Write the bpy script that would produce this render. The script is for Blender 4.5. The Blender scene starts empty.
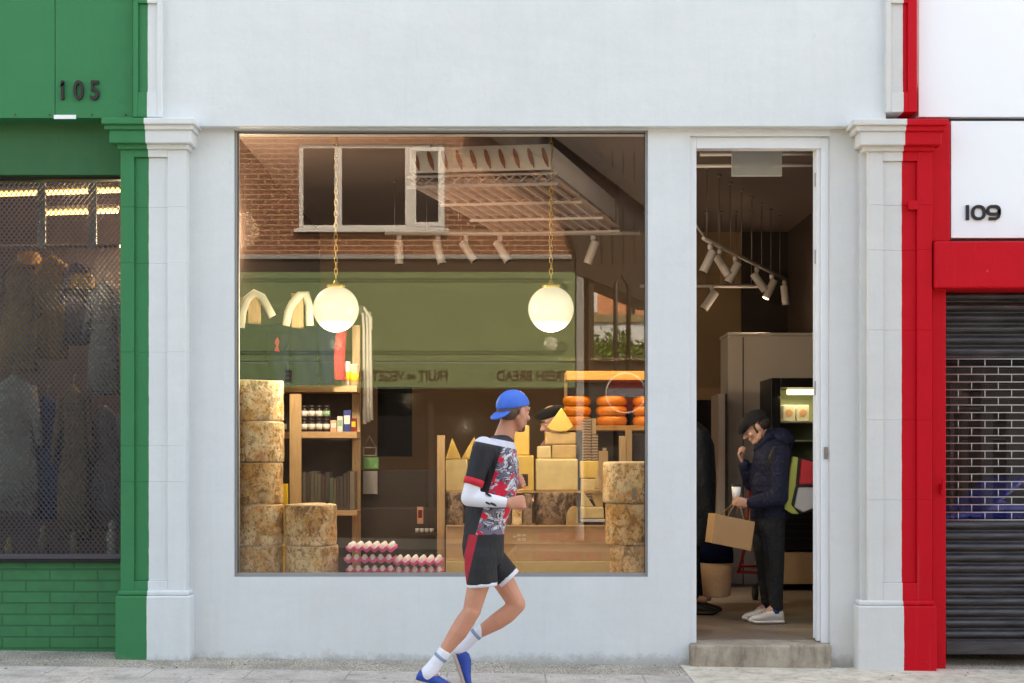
import bpy, math, random
from mathutils import Vector, Matrix
random.seed(7)
R = math.radians
sc = bpy.context.scene
col = sc.collection
F = 1422.0; CY = 9.6; CZ = 1.4

# ------------------------------------------------------------ camera, world, sun
cam = bpy.data.cameras.new('camera'); cam.lens = 50; cam.sensor_width = 36
cam.shift_y = 115.5/1024; cam.clip_end = 400; cam.clip_start = 0.05
co = bpy.data.objects.new('camera', cam); co.location = (0, -CY, CZ); co.rotation_euler = (R(90), 0, 0)
col.objects.link(co); sc.camera = co
SUN_EL, SUN_AZ = 52, 20           # the sun stands behind the parade: the near fronts are in open shade
w = bpy.data.worlds.new('World'); sc.world = w; w.use_nodes = True
nt = w.node_tree; nt.nodes.clear()
sky = nt.nodes.new('ShaderNodeTexSky'); sky.sky_type = 'NISHITA'; sky.sun_disc = False
sky.sun_elevation = R(SUN_EL); sky.sun_rotation = R(SUN_AZ); sky.dust_density = 5; sky.air_density = 1.0; sky.ozone_density = 0.6
bg = nt.nodes.new('ShaderNodeBackground'); bg.inputs[1].default_value = 0.15
wo = nt.nodes.new('ShaderNodeOutputWorld')
nt.links.new(sky.outputs[0], bg.inputs[0]); nt.links.new(bg.outputs[0], wo.inputs[0])
sl = bpy.data.lights.new('sun', 'SUN'); sl.energy = 3.4; sl.angle = R(0.6); sl.color = (1, .94, .85)
so = bpy.data.objects.new('sun', sl); col.objects.link(so)
d = Vector((math.sin(R(SUN_AZ))*math.cos(R(SUN_EL)), math.cos(R(SUN_AZ))*math.cos(R(SUN_EL)), math.sin(R(SUN_EL))))
so.rotation_euler = d.to_track_quat('Z', 'Y').to_euler(); so.location = (0, 0, 20)
sc.view_settings.view_transform = 'Standard'; sc.view_settings.look = 'None'
sc.view_settings.exposure = 2.45; sc.view_settings.gamma = 1
sc.view_settings.use_white_balance = True; sc.view_settings.white_balance_temperature = 7950; sc.view_settings.white_balance_tint = 4

# ------------------------------------------------------------ helpers
def X(px, y=0.): return (px-512)*(CY+y)/F
def Z(py, y=0.): return CZ+(457-py)*(CY+y)/F
def RX(px, y=-14.): return (px-512)*(CY-y)/F          # across the road, as the shop glass mirrors it
def RZ(py, y=-14.): return CZ+(457-py)*(CY-y)/F
def ground(x): return .0129-.0149*x

class MB:
    def __init__(s): s.v = []; s.f = []; s.m = []; s.sm = []
    def add(s, vs, fs, m=0, smooth=False):
        o = len(s.v); s.v += [Vector(p) for p in vs]
        for f in fs: s.f.append([i+o for i in f]); s.m.append(m); s.sm.append(smooth)
        return s
    def box(s, x0, x1, y0, y1, z0, z1, m=0):
        x0, x1 = min(x0, x1), max(x0, x1); y0, y1 = min(y0, y1), max(y0, y1); z0, z1 = min(z0, z1), max(z0, z1)
        return s.add([(x0,y0,z0),(x1,y0,z0),(x1,y1,z0),(x0,y1,z0),(x0,y0,z1),(x1,y0,z1),(x1,y1,z1),(x0,y1,z1)],
              [(0,3,2,1),(4,5,6,7),(0,1,5,4),(1,2,6,5),(2,3,7,6),(3,0,4,7)], m)
    def prism(s, pts, y0, y1, m=0):                    # polygon in XZ pushed along Y
        n = len(pts); a = sum(pts[i][0]*pts[(i+1)%n][1]-pts[(i+1)%n][0]*pts[i][1] for i in range(n))
        if a < 0: pts = pts[::-1]
        vs = [(p[0], y0, p[1]) for p in pts]+[(p[0], y1, p[1]) for p in pts]
        return s.add(vs, [tuple(range(n)), tuple(range(2*n-1, n-1, -1))]+[(i, i+n, (i+1)%n+n, (i+1)%n) for i in range(n)], m)
    def vprism(s, pts, z0, z1, m=0):                   # polygon in XY pushed along Z
        n = len(pts); a = sum(pts[i][0]*pts[(i+1)%n][1]-pts[(i+1)%n][0]*pts[i][1] for i in range(n))
        if a < 0: pts = pts[::-1]
        vs = [(p[0], p[1], z0) for p in pts]+[(p[0], p[1], z1) for p in pts]
        return s.add(vs, [tuple(range(n-1, -1, -1)), tuple(range(n, 2*n))]+[(i, (i+1)%n, (i+1)%n+n, i+n) for i in range(n)], m)
    def loft(s, secs, m=0, n=20, smooth=True):         # secs: (centre, a vector, b vector)
        vs = []
        for c, a, b in secs:
            c, a, b = Vector(c), Vector(a), Vector(b)
            for k in range(n):
                t = 2*math.pi*k/n; vs.append(c+a*math.cos(t)+b*math.sin(t))
        fs = []
        for i in range(len(secs)-1):
            for k in range(n): fs.append((i*n+k, i*n+(k+1)%n, (i+1)*n+(k+1)%n, (i+1)*n+k))
        s.add(vs, fs, m, smooth); o = len(s.v)-len(vs)
        s.f.append([o+k for k in range(n-1, -1, -1)]); s.m.append(m); s.sm.append(False)
        s.f.append([o+(len(secs)-1)*n+k for k in range(n)]); s.m.append(m); s.sm.append(False)
        return s
    def tube(s, pts, r, m=0, n=10, flat=1., side=None):
        pts = [Vector(p) for p in pts]; rs = r if isinstance(r, (list, tuple)) else [r]*len(pts)
        secs = []; prev = None
        for i, p in enumerate(pts):
            t = (pts[min(i+1, len(pts)-1)]-pts[max(i-1, 0)]).normalized()
            u = Vector(side) if side else (prev if prev else (Vector((0,0,1)) if abs(t.z) < .9 else Vector((1,0,0))))
            a = u-t*u.dot(t)
            if a.length < 1e-4: a = Vector((1,0,0))-t*t.x
            a.normalize(); b = t.cross(a); prev = a
            secs.append((p, a*rs[i]*flat, b*rs[i]))
        return s.loft(secs, m, n)
    def ell(s, c, r, m=0, n=16, k=10, rot=None):
        c = Vector(c); vs = []; fs = []
        for i in range(1, k):
            p = math.pi*i/k
            for j in range(n):
                t = 2*math.pi*j/n
                q = Vector((r[0]*math.sin(p)*math.cos(t), r[1]*math.sin(p)*math.sin(t), r[2]*math.cos(p)))
                vs.append(c+(rot @ q if rot else q))
        a = Vector((0,0,r[2])); b = Vector((0,0,-r[2]))
        vs += [c+(rot @ a if rot else a), c+(rot @ b if rot else b)]
        T, B = len(vs)-2, len(vs)-1
        for j in range(n):
            fs.append((T, j, (j+1)%n)); fs.append((B, (k-2)*n+(j+1)%n, (k-2)*n+j))
        for i in range(k-2):
            for j in range(n): fs.append((i*n+j, (i+1)*n+j, (i+1)*n+(j+1)%n, i*n+(j+1)%n))
        return s.add(vs, fs, m, True)
    def limb(s, pts, rs, m=0):                         # tapered chain with round joints, for remeshing
        pts = [Vector(p) for p in pts]
        for i in range(len(pts)-1): s.tube([pts[i], pts[i+1]], [rs[i], rs[i+1]], m, 14)
        for p, r in zip(pts, rs): s.ell(p, (r, r, r), m, 14, 8)
        return s
    def lathe(s, prof, c=(0,0,0), m=0, n=32, axis='Z'):
        c = Vector(c); secs = []
        for r, h in prof:
            if axis == 'Z': secs.append((c+Vector((0,0,h)), (max(r,1e-4),0,0), (0,max(r,1e-4),0)))
            elif axis == 'Y': secs.append((c+Vector((0,h,0)), (max(r,1e-4),0,0), (0,0,-max(r,1e-4))))
            else: secs.append((c+Vector((h,0,0)), (0,max(r,1e-4),0), (0,0,max(r,1e-4))))
        return s.loft(secs, m, n)
    def build(s, name, mats, parent=None, bevel=0, remesh=0, smooth=0, seg=2):
        me = bpy.data.meshes.new(name); off = parent.matrix_world.translation if False else (Vector(parent['_o']) if parent else Vector((0,0,0)))
        me.from_pydata([tuple(p-off) for p in s.v], [], s.f)
        for mm in (mats if isinstance(mats, (list, tuple)) else [mats]): me.materials.append(mm)
        me.polygons.foreach_set('material_index', s.m); me.polygons.foreach_set('use_smooth', s.sm); me.update()
        o = bpy.data.objects.new(name, me); col.objects.link(o)
        if parent:
            o.parent = parent
        o['_o'] = tuple(off)
        if remesh:
            md = o.modifiers.new('r', 'REMESH'); md.mode = 'VOXEL'; md.voxel_size = remesh; md.use_smooth_shade = True
            if smooth:
                q = o.modifiers.new('s', 'SMOOTH'); q.iterations = smooth; q.factor = .5
        if bevel:
            b = o.modifiers.new('b', 'BEVEL'); b.width = bevel; b.segments = seg; b.limit_method = 'ANGLE'; b.angle_limit = R(40)
        return o

def tag(o, label=None, cat=None, group=None, kind=None):
    if label: o['label'] = label
    if cat: o['category'] = cat
    if group: o['group'] = group
    if kind: o['kind'] = kind
    return o
def thing(name, label, cat, loc=(0,0,0), group=None):
    o = bpy.data.objects.new(name, None); o.empty_display_size = .1; o.location = loc; o['_o'] = tuple(loc)
    col.objects.link(o); return tag(o, label, cat, group)
def one(mb, name, mats, label, cat, loc, group=None, bevel=0, **k):   # a thing that is one mesh, origin at loc
    for i in range(len(mb.v)): mb.v[i] = mb.v[i]-Vector(loc)
    o = mb.build(name, mats, None, bevel, **k); o.location = loc; o['_o'] = tuple(loc)
    return tag(o, label, cat, group)
def struct(mb, name, mats, **k): return tag(mb.build(name, mats, None, **k), kind='structure')
def dup(root, loc, rz=None, label=None, group=None, scale=None):
    r = root.copy(); col.objects.link(r); r.location = loc
    if rz is not None: r.rotation_euler = (0, 0, rz)
    if scale: r.scale = scale
    if label: r['label'] = label
    if group: r['group'] = group
    def rec(a, b):
        for ch in list(a.children):
            c = ch.copy(); col.objects.link(c); c.parent = b; rec(ch, c)
    rec(root, r); return r

# ------------------------------------------------------------ materials
def srgb(r, g, b):
    f = lambda c: ((c/255+.055)/1.055)**2.4 if c > 10 else c/255/12.92
    return (f(r), f(g), f(b))
class NT:
    def __init__(s, name):
        s.m = bpy.data.materials.new(name); s.m.use_nodes = True; s.t = s.m.node_tree; s.n = s.t.nodes; s.l = s.t.links
        s.b = s.n['Principled BSDF']; s.tc = s.n.new('ShaderNodeTexCoord'); s.geo = None
    def pos(s):
        if not s.geo: s.geo = s.n.new('ShaderNodeNewGeometry')
        return s.geo.outputs['Position']
    def noise(s, scale, detail=4, rough=.6, vec=None, stretch=None, dist=0):
        t = s.n.new('ShaderNodeTexNoise'); t.inputs['Scale'].default_value = scale; t.inputs['Detail'].default_value = detail
        t.inputs['Roughness'].default_value = rough; t.inputs['Distortion'].default_value = dist
        v = vec or s.tc.outputs['Object']
        if stretch:
            mp = s.n.new('ShaderNodeMapping'); mp.inputs['Scale'].default_value = stretch; s.l.new(v, mp.inputs[0]); v = mp.outputs[0]
        s.l.new(v, t.inputs['Vector']); return t.outputs['Fac']
    def ramp(s, fac, stops, const=False):
        r = s.n.new('ShaderNodeValToRGB'); e = r.color_ramp.elements
        if const: r.color_ramp.interpolation = 'CONSTANT'
        while len(e) < len(stops): e.new(.5)
        for q, (p, c) in zip(e, stops):
            q.position = p; q.color = (*c, 1) if isinstance(c, (tuple, list)) else (c, c, c, 1)
        s.l.new(fac, r.inputs[0]); return r.outputs[0]
    def mix(s, fac, a, b, mode='MIX'):
        m = s.n.new('ShaderNodeMix'); m.data_type = 'RGBA'; m.blend_type = mode
        for k, v in ((0, fac), (6, a), (7, b)):
            if isinstance(v, (int, float)): m.inputs[k].default_value = v
            elif isinstance(v, (tuple, list)): m.inputs[k].default_value = (*v, 1)
            else: s.l.new(v, m.inputs[k])
        return m.outputs[2]
    def math(s, op, a, b=0.):
        m = s.n.new('ShaderNodeMath'); m.operation = op
        for k, v in ((0, a), (1, b)):
            if isinstance(v, (int, float)): m.inputs[k].default_value = v
            else: s.l.new(v, m.inputs[k])
        return m.outputs[0]
    def sep(s, v):
        m = s.n.new('ShaderNodeSeparateXYZ'); s.l.new(v, m.inputs[0]); return m.outputs
    def comb(s, x, y, z):
        m = s.n.new('ShaderNodeCombineXYZ')
        for k, v in enumerate((x, y, z)):
            if isinstance(v, (int, float)): m.inputs[k].default_value = v
            else: s.l.new(v, m.inputs[k])
        return m.outputs[0]
    def bump(s, h, strength=.3, dist=.01):
        b = s.n.new('ShaderNodeBump'); b.inputs['Strength'].default_value = strength; b.inputs['Distance'].default_value = dist
        s.l.new(h, b.inputs['Height'])
        p = s.b.inputs['Normal']
        if p.links: s.l.new(p.links[0].from_socket, b.inputs['Normal'])
        s.l.new(b.outputs[0], p)
    def col(s, c):
        if isinstance(c, (tuple, list)): s.b.inputs['Base Color'].default_value = (*c, 1)
        else: s.l.new(c, s.b.inputs['Base Color'])
def mat(name, c, rough=.6, metal=0, var=.12, vs=6, bump=.15, bs=60, bd=.004, spec=.5, emit=None, es=0, sheen=0, coat=0):
    t = NT(name); c = tuple(c)
    if var:
        n = t.noise(vs, 5, .6)
        t.col(t.mix(n, tuple(v*(1-var) for v in c), tuple(min(1, v*(1+var)) for v in c)))
    else: t.col(c)
    t.b.inputs['Roughness'].default_value = rough; t.b.inputs['Metallic'].default_value = metal
    t.b.inputs['Specular IOR Level'].default_value = spec; t.b.inputs['Coat Weight'].default_value = coat
    if bump: t.bump(t.noise(bs, 4, .6), bump, bd)
    if emit: t.b.inputs['Emission Color'].default_value = (*emit, 1); t.b.inputs['Emission Strength'].default_value = es
    return t.m

WHITE = (.72, .745, .75); WARMW = (.66, .65, .63); GREEN = (.042, .215, .088); RED = (.56, .003, .013)
def plaster(name, base, base2=None, split=None, grain=.35, gs=220, dirt=True, edge=.0014):
    t = NT(name)
    def coat(b, chips=0):
        n = t.noise(1.7, 5, .65); c = t.mix(n, tuple(v*.93 for v in b), tuple(min(1, v*1.05) for v in b))
        n2 = t.noise(2.2, 4, .6, stretch=(6, 6, .35)); c = t.mix(t.ramp(n2, [(.48, 0.), (.8, .17)]), c, tuple(v*.78 for v in b))
        n3 = t.noise(45, 3, .7); c = t.mix(t.ramp(n3, [(.66, 0.), (.74, .35)]), c, tuple(v*.72 for v in b))
        n8 = t.noise(5, 6, .7, stretch=(.5, .5, 2.2)); c = t.mix(t.ramp(n8, [(.35, .10), (.6, 0.)]), c, tuple(v*.72 for v in b)); n4 = t.noise(1.1, 3, .5, dist=.6); c = t.mix(t.ramp(n4, [(.50, 0.), (.515, .10)]), c, tuple(v*.82 for v in b))
        n5 = t.noise(5.5, 6, .8, stretch=(1, 1, .6), dist=2.5); c = t.mix(t.ramp(n5, [(.493, 0.), (.5, .22), (.507, 0.)]), c, tuple(v*.6 for v in b))
        n6 = t.noise(9, 9, .85, dist=.4); c = t.mix(t.ramp(n6, [(.655, 0.), (.66, .55)]), c, tuple(v*.45+.16 for v in b))
        n7 = t.noise(1.9, 6, .75, stretch=(9, 9, .25)); c = t.mix(t.ramp(n7, [(.60, 0.), (.78, .10)]), c, (.34, .31, .27))
        return c
    c = coat(base)
    p = t.sep(t.pos())
    if base2:
        wob = t.math('MULTIPLY', t.math('SUBTRACT', t.noise(9, 3, .6), .5), edge*6)
        fac = t.math('GREATER_THAN', t.math('ADD', p[0], wob), split)
        c = t.mix(fac, c, coat(base2))
    if dirt:
        h = t.math('ADD', p[2], t.math('MULTIPLY', t.noise(11, 7, .8), -.20))
        c = t.mix(t.ramp(t.math('ADD', h, .08), [(0., .5), (.06, 0.)]), c, (.25, .22, .18))
    t.col(c); t.b.inputs['Roughness'].default_value = .6; t.b.inputs['Specular IOR Level'].default_value = .16
    t.bump(t.noise(3.5, 4, .6), .28, .02); t.bump(t.noise(gs, 3, .6), grain, .0025)
    return t.m
M = {}
M['white_wall'] = plaster('white_painted_render', WHITE)
M['warm_wall'] = plaster('warm_white_render', WARMW, grain=.6, gs=160)
M['green_paint'] = plaster('green_paint', GREEN, grain=.6, gs=260, dirt=False)
M['green_shade'] = plaster('green_textured_board_shaded', (.045, .15, .065), grain=1., gs=300, dirt=False)  # textured board; the shade below the sign panel is put into its darker green
M['red_paint'] = plaster('red_gloss_paint', RED, grain=.35, gs=120, dirt=False)
M['split_left'] = plaster('green_and_white_paint', GREEN, WHITE, X(148, -.1))
M['split_right'] = plaster('white_and_red_paint', WARMW, RED, X(902.5, -.1), dirt=False)
M['gloss_white'] = mat('white_gloss_paint', (.75, .76, .78), .35, var=.05, bump=.08)
M['sign_white'] = mat('white_sign_panel', (.86, .87, .9), .3, var=.02, vs=2, bump=.03)
M['black'] = mat('black_paint', (.012, .011, .011), .45)
M['black_metal'] = mat('black_coated_metal', (.02, .019, .022), .4, .6)
M['mesh_metal'] = mat('grey_mesh_metal', (.085, .075, .09), .45, .5)
M['numeral'] = mat('dark_numeral_metal', (.018, .01, .01), .4, .3)
M['steel'] = mat('brushed_steel', (.32, .31, .3), .38, .9, bump=.1)
M['frame_alu'] = mat('grey_window_frame', (.3, .29, .285), .45, .3)
M['seal'] = mat('dark_rubber_seal', (.05, .045, .045), .7)
M['brass'] = mat('polished_brass', (.95, .62, .16), .35, .85, bump=.05)
M['globe'] = mat('lit_opal_glass', (.9, .88, .82), .2, var=0, bump=0, emit=(1, .86, .68), es=.10)
M['spot_white'] = mat('white_spotlight_metal', (.58, .53, .52), .4, var=.03)
M['lamp_face'] = mat('lit_spot_lens', (.9, .8, .6), .3, var=0, bump=0, emit=(1, .7, .4), es=3)
M['raft'] = mat('white_raft_metal', (.78, .72, .70), .45, var=.05, emit=None)
M['raft_hole'] = mat('copper_brown_hole_disc', (.30, .075, .04), .4)
M['strip'] = mat('lit_strip_tube', (1, .8, .45), .3, var=0, bump=0, emit=(1, .60, .20), es=1.6)
M['fridge_light'] = mat('lit_fridge_tube', (1, .9, .6), .3, var=0, bump=0, emit=(1, .82, .42), es=1.5)
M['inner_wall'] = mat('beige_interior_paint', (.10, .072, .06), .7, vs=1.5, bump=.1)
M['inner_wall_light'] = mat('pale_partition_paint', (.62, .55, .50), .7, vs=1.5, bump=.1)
M['inner_dark'] = mat('dark_brown_wall', (.032, .019, .015), .75, vs=2)
M['ceiling'] = mat('pinkish_ceiling_paint', (.19, .145, .135), .8, vs=1)
M['tan_wall'] = mat('ochre_wall_board', (.26, .165, .09), .7, vs=2)
M['raft_grid'] = mat('grey_brown_louvre_metal', (.52, .43, .41), .5)
def wood(name, a, b, s=(1.5, 25, 25), rough=.55):
    t = NT(name); n = t.noise(3, 6, .65, stretch=s, dist=1.2); t.col(t.ramp(n, [(.3, a), (.7, b)]))
    t.b.inputs['Roughness'].default_value = rough; t.bump(n, .25, .004); return t.m
M['pine'] = wood('pine_wood', (.38, .23, .11), (.56, .37, .19), (18, 18, 1.2))
M['pine_h'] = wood('pine_plank', (.36, .21, .10), (.54, .34, .17), (1.2, 18, 18))
M['pine_amber'] = wood('amber_pine_plank', (.42, .20, .05), (.60, .30, .09), (1.2, 18, 18))
M['dark_wood'] = wood('dark_brown_timber', (.010, .005, .0035), (.030, .015, .010), (2, 2, 20))
def rind(name, base, pale, dark, amt=.47, s=1.):
    t = NT(name); oi = t.n.new('ShaderNodeObjectInfo')
    v = t.n.new('ShaderNodeVectorMath'); v.operation = 'ADD'; t.l.new(t.tc.outputs['Object'], v.inputs[0])
    k = t.comb(t.math('MULTIPLY', oi.outputs['Random'], 37.), t.math('MULTIPLY', oi.outputs['Random'], 13.), 0.); t.l.new(k, v.inputs[1])
    vec = v.outputs[0]
    c = t.mix(t.ramp(t.noise(6.5*s, 9, .78, vec, dist=.5), [(.43, 0.), (.56, 1.)]), base, pale)
    c = t.mix(t.math('MULTIPLY', oi.outputs['Random'], .45), c, base)
    c = t.mix(t.ramp(t.noise(9*s, 9, .8, vec, stretch=(1, 1, .7), dist=.9), [(amt+.03, 0.), (amt+.09, .85)]), c, dark)
    c = t.mix(t.ramp(t.noise(38*s, 5, .8, vec, stretch=(1, 1, .8)), [(.52, 0.), (.60, .8)]), c, tuple(q*.45 for q in dark))
    c = t.mix(t.ramp(t.noise(6*s, 3, .6, vec), [(.55, 0.), (.75, .5)]), c, tuple(min(1, q*1.25) for q in pale))
    t.col(c); t.b.inputs['Roughness'].default_value = .75
    t.bump(t.noise(30*s, 6, .75, vec), .7, .012); t.bump(t.noise(120*s, 3, .7, vec), .4, .004)
    return t.m
M['rind'] = rind('mottled_cheese_rind', (.72, .41, .14), (.97, .82, .57), (.34, .165, .06), .48)
M['rind_dark'] = rind('dark_cheese_rind', (.26, .16, .10), (.40, .27, .18), (.06, .03, .018), .44)
M['cloth_top'] = mat('stained_cheesecloth', (.72, .55, .36), .85, vs=14, var=.25, bump=.5, bs=90)
M['yellow'] = mat('yellow_cheese_paste', (.62, .40, .10), .5, vs=8, var=.2, bump=.15)
M['pale'] = mat('pale_cheese_paste', (.60, .45, .22), .55, vs=9, var=.28, bump=.4)
M['tan_cheese'] = mat('tan_cheese_rind', (.46, .30, .13), .6, vs=12, var=.35, bump=.4)
M['orange'] = mat('orange_waxed_rind', (.62, .19, .012), .28, vs=6, var=.12, bump=.06, coat=.4)
M['card'] = mat('brown_cardboard', (.52, .35, .20), .8, vs=20, var=.08, bump=.15, bs=120)
M['card_pink'] = mat('faded_pink_print', (.56, .30, .20), .8)
M['card_white'] = mat('faded_white_print', (.66, .56, .42), .8)
M['kraft'] = mat('kraft_paper', (.42, .26, .13), .75, vs=8, var=.1, bump=.25, bs=14, bd=.01)
M['pink'] = mat('pink_pulp', (.88, .16, .46), .9, vs=30, var=.15, bump=.5, bs=200)
M['egg'] = mat('white_eggshell', (.93, .92, .92), .45, var=.04, bump=0)
M['canvas'] = mat('cream_canvas', (.50, .47, .39), .9, vs=12, var=.1, bump=.5, bs=160)
M['navy_cloth'] = mat('navy_cloth', (.004, .005, .016), .95, vs=9, var=.3, bump=.5, bs=90, spec=.0)
M['redcloth'] = mat('red_printed_cloth', (.20, .008, .014), .85, vs=25, var=.35, bump=.3)
M['greycloth'] = mat('grey_linen', (.40, .36, .33), .9, bump=.4)
M['jar_dark'] = mat('dark_jar_glass', (.03, .014, .012), .12, bump=0, var=.1)
M['jar_lid'] = mat('black_jar_lid', (.02, .02, .02), .4)
M['label_white'] = mat('white_paper_label', (.66, .62, .58), .7, vs=20)
M['label_peach'] = mat('peach_carton', (.66, .34, .22), .7)
M['label_blue'] = mat('blue_printed_pack', (.02, .04, .20), .5)
M['mustard'] = mat('mustard_yellow_carton', (.75, .48, .02), .5)
M['greencard'] = mat('green_card', (.13, .28, .10), .8)
M['green_box'] = mat('sage_carton', (.24, .40, .24), .7)
M['paper_grey'] = mat('grey_paper', (.28, .25, .23), .8)
M['skin'] = mat('skin', (.60, .27, .17), .5, vs=9, var=.2, bump=.12, bs=90)
M['skin_pale'] = mat('pale_skin', (.55, .31, .23), .5, vs=14, var=.1, bump=.1, bs=90)
M['hair'] = mat('dark_brown_hair', (.028, .016, .011), .6, vs=60, var=.5, bump=.7, bs=140)
M['hair_light'] = mat('light_brown_hair', (.12, .07, .04), .6, vs=60, var=.4, bump=.7, bs=140)
M['cap_blue'] = mat('blue_running_cap', (.03, .14, .62), .55, vs=10, var=.15, bump=.3, bs=30, bd=.006)
M['shorts'] = mat('charcoal_shorts_cloth', (.022, .021, .023), .8, vs=12, var=.25, bump=.6, bs=20, bd=.01)
M['red_cloth2'] = mat('red_side_stripe', (.45, .012, .03), .75)
M['white_cloth'] = mat('white_lycra', (.78, .78, .84), .65, var=.05, bump=.3, bs=30, bd=.005)
M['shoe_blue'] = mat('blue_running_shoe', (.015, .06, .36), .5, vs=30, var=.3, bump=.4, bs=120)
M['shoe_dark'] = mat('dark_shoe_mesh', (.02, .03, .08), .6)
M['sole'] = mat('pale_rubber_sole', (.52, .40, .34), .7)
M['sock_mark'] = mat('blue_grey_sock_band', (.25, .33, .45), .8)
M['white_shoe'] = mat('white_trainer_leather', (.66, .64, .64), .5, bump=.2)
M['trouser'] = mat('black_trouser_cloth', (.010, .012, .016), .85, vs=8, var=.3, bump=1., bs=12, bd=.03)
M['bag_lime'] = mat('lime_bag_fabric', (.44, .48, .11), .55, bump=.4, bs=18, bd=.01)
M['bag_red'] = mat('red_bag_fabric', (.55, .02, .03), .55, bump=.3)
M['bag_white'] = mat('grey_white_bag_fabric', (.50, .48, .48), .55, bump=.3)
M['felt'] = mat('black_felt_cap', (.010, .010, .012), .95, bump=.6, bs=150)
M['sack'] = mat('woven_jute', (.34, .21, .12), .95, vs=40, var=.2, bump=.8, bs=150)
M['red_metal'] = mat('red_trolley_metal', (.40, .02, .02), .4)
M['car_blue'] = mat('blue_car_paint', (.02, .03, .45), .25, coat=1, bump=0)
M['tyre'] = mat('tyre_rubber', (.02, .02, .02), .8)
M['sage'] = mat('sage_fascia_paint', (.14, .20, .095), .6, vs=2, var=.1, bump=.1)
M['sage_dark'] = mat('deeper_sage_board', (.125, .19, .09), .6, vs=2, var=.08)
M['letter_brown'] = mat('brown_sign_lettering', (.035, .014, .006), .5)
M['letter_rule'] = mat('dark_green_rule', (.06, .10, .05), .5)
M['upvc'] = mat('white_window_frame', (.60, .57, .57), .35)
M['grey_metal'] = mat('grey_downpipe_paint', (.25, .25, .26), .5)
M['floor'] = mat('brown_vinyl_floor', (.24, .185, .145), .38, vs=3, var=.15, bump=.1)
M['grille_rod'] = mat('pale_steel_rod', (.62, .60, .58), .35, .5)
def quilt():
    t = NT('quilted_navy_nylon'); t.col((.010, .013, .038)); t.b.inputs['Roughness'].default_value = .7; t.b.inputs['Specular IOR Level'].default_value = .25
    wv = t.n.new('ShaderNodeTexWave'); wv.bands_direction = 'Z'; wv.inputs['Scale'].default_value = 8; wv.inputs['Distortion'].default_value = 1.2
    t.l.new(t.tc.outputs['Object'], wv.inputs['Vector']); t.bump(wv.outputs['Fac'], .2, .006); t.bump(t.noise(13, 4, .55, dist=.6), 1., .03); return t.m
M['puffer'] = quilt()
def jersey():
    t = NT('running_jersey_print'); p = t.sep(t.tc.outputs['Object'])   # origin at the runner's feet
    n = t.noise(11, 3, .5, stretch=(1, 1, 1.6), dist=1.4); camo = t.ramp(n, [(0, (.16, .15, .21)), (.44, (.045, .04, .06)), (.50, (.62, .60, .66)), (.56, (.18, .17, .24)), (.62, (.70, .70, .74))], True)
    n2 = t.noise(7.5, 2, .5, stretch=(1, 1, 1.3), dist=1.0); camo = t.mix(t.ramp(n2, [(.51, 0.), (.522, 1.)]), camo, (.70, .01, .05))
    # black back panel and sleeve behind a slanting seam, white yoke over the shoulder
    s = t.math('ADD', p[0], t.math('MULTIPLY', t.math('SUBTRACT', p[2], .966), -.308))
    black = t.math('LESS_THAN', s, -.006); c = t.mix(black, camo, (.014, .013, .018))
    s2 = t.math('ADD', p[2], t.math('MULTIPLY', p[0], .2)); yoke = t.math('MULTIPLY', t.math('GREATER_THAN', s2, 1.490), t.math('LESS_THAN', s2, 1.528))
    c = t.mix(yoke, c, (.62, .62, .70)); c = t.mix(t.math('GREATER_THAN', s2, 1.528), c, (.03, .03, .04)); t.col(c)
    t.b.inputs['Roughness'].default_value = .7; t.bump(t.noise(13, 4, .55, stretch=(1, 1, .5), dist=.8), 1., .022); return t.m
M['jersey'] = jersey()
def glass(name, ior, tint=(1, 1, 1)):
    t = NT(name); t.n.remove(t.b); out = t.n['Material Output']
    tr = t.n.new('ShaderNodeBsdfTransparent'); tr.inputs[0].default_value = (*tint, 1)
    gl = t.n.new('ShaderNodeBsdfGlossy'); gl.inputs['Roughness'].default_value = .003; gl.inputs['Color'].default_value = (1, 1, 1, 1)
    fr = t.n.new('ShaderNodeFresnel'); fr.inputs[0].default_value = ior
    mx = t.n.new('ShaderNodeMixShader'); t.l.new(fr.outputs[0], mx.inputs[0]); t.l.new(tr.outputs[0], mx.inputs[1]); t.l.new(gl.outputs[0], mx.inputs[2])
    t.l.new(mx.outputs[0], out.inputs[0]); return t.m
M['glass'] = glass('shop_window_glass', 1.58, (.97, .97, .96))
M['glass_weak'] = glass('plain_glass', 1.18, (.9, .92, .9))
def darkglass():
    t = NT('dark_glass'); t.col((.018, .016, .016)); t.b.inputs['Roughness'].default_value = .08; return t.m
M['dark_glass'] = darkglass()
def brick(name, c1, c2, mortar, bw=.225, rh=.075, ms=.010, bump=.5, rough=.85, painted=False):
    t = NT(name); p = t.sep(t.pos()); v = t.comb(t.math('ADD', p[0], p[1]), p[2], 0.)
    b = t.n.new('ShaderNodeTexBrick'); t.l.new(v, b.inputs['Vector']); b.inputs['Scale'].default_value = 1
    b.inputs['Brick Width'].default_value = bw; b.inputs['Row Height'].default_value = rh; b.inputs['Mortar Size'].default_value = ms; b.inputs['Mortar Smooth'].default_value = .3
    b.inputs['Color1'].default_value = (*c1, 1); b.inputs['Color2'].default_value = (*c2, 1); b.inputs['Mortar'].default_value = (*mortar, 1); b.inputs['Bias'].default_value = -.1
    c = t.mix(t.ramp(t.noise(9, 5, .7), [(.35, 0.), (.75, .5)]), b.outputs[0], tuple(q*.5 for q in c1)); t.col(c)
    t.b.inputs['Roughness'].default_value = rough
    inv = t.math('SUBTRACT', 1., b.outputs['Fac']); t.bump(inv, bump, .01); t.bump(t.noise(120, 3, .6), .4, .004); t.bump(t.noise(8, 3, .6), .3, .012); return t.m
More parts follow.
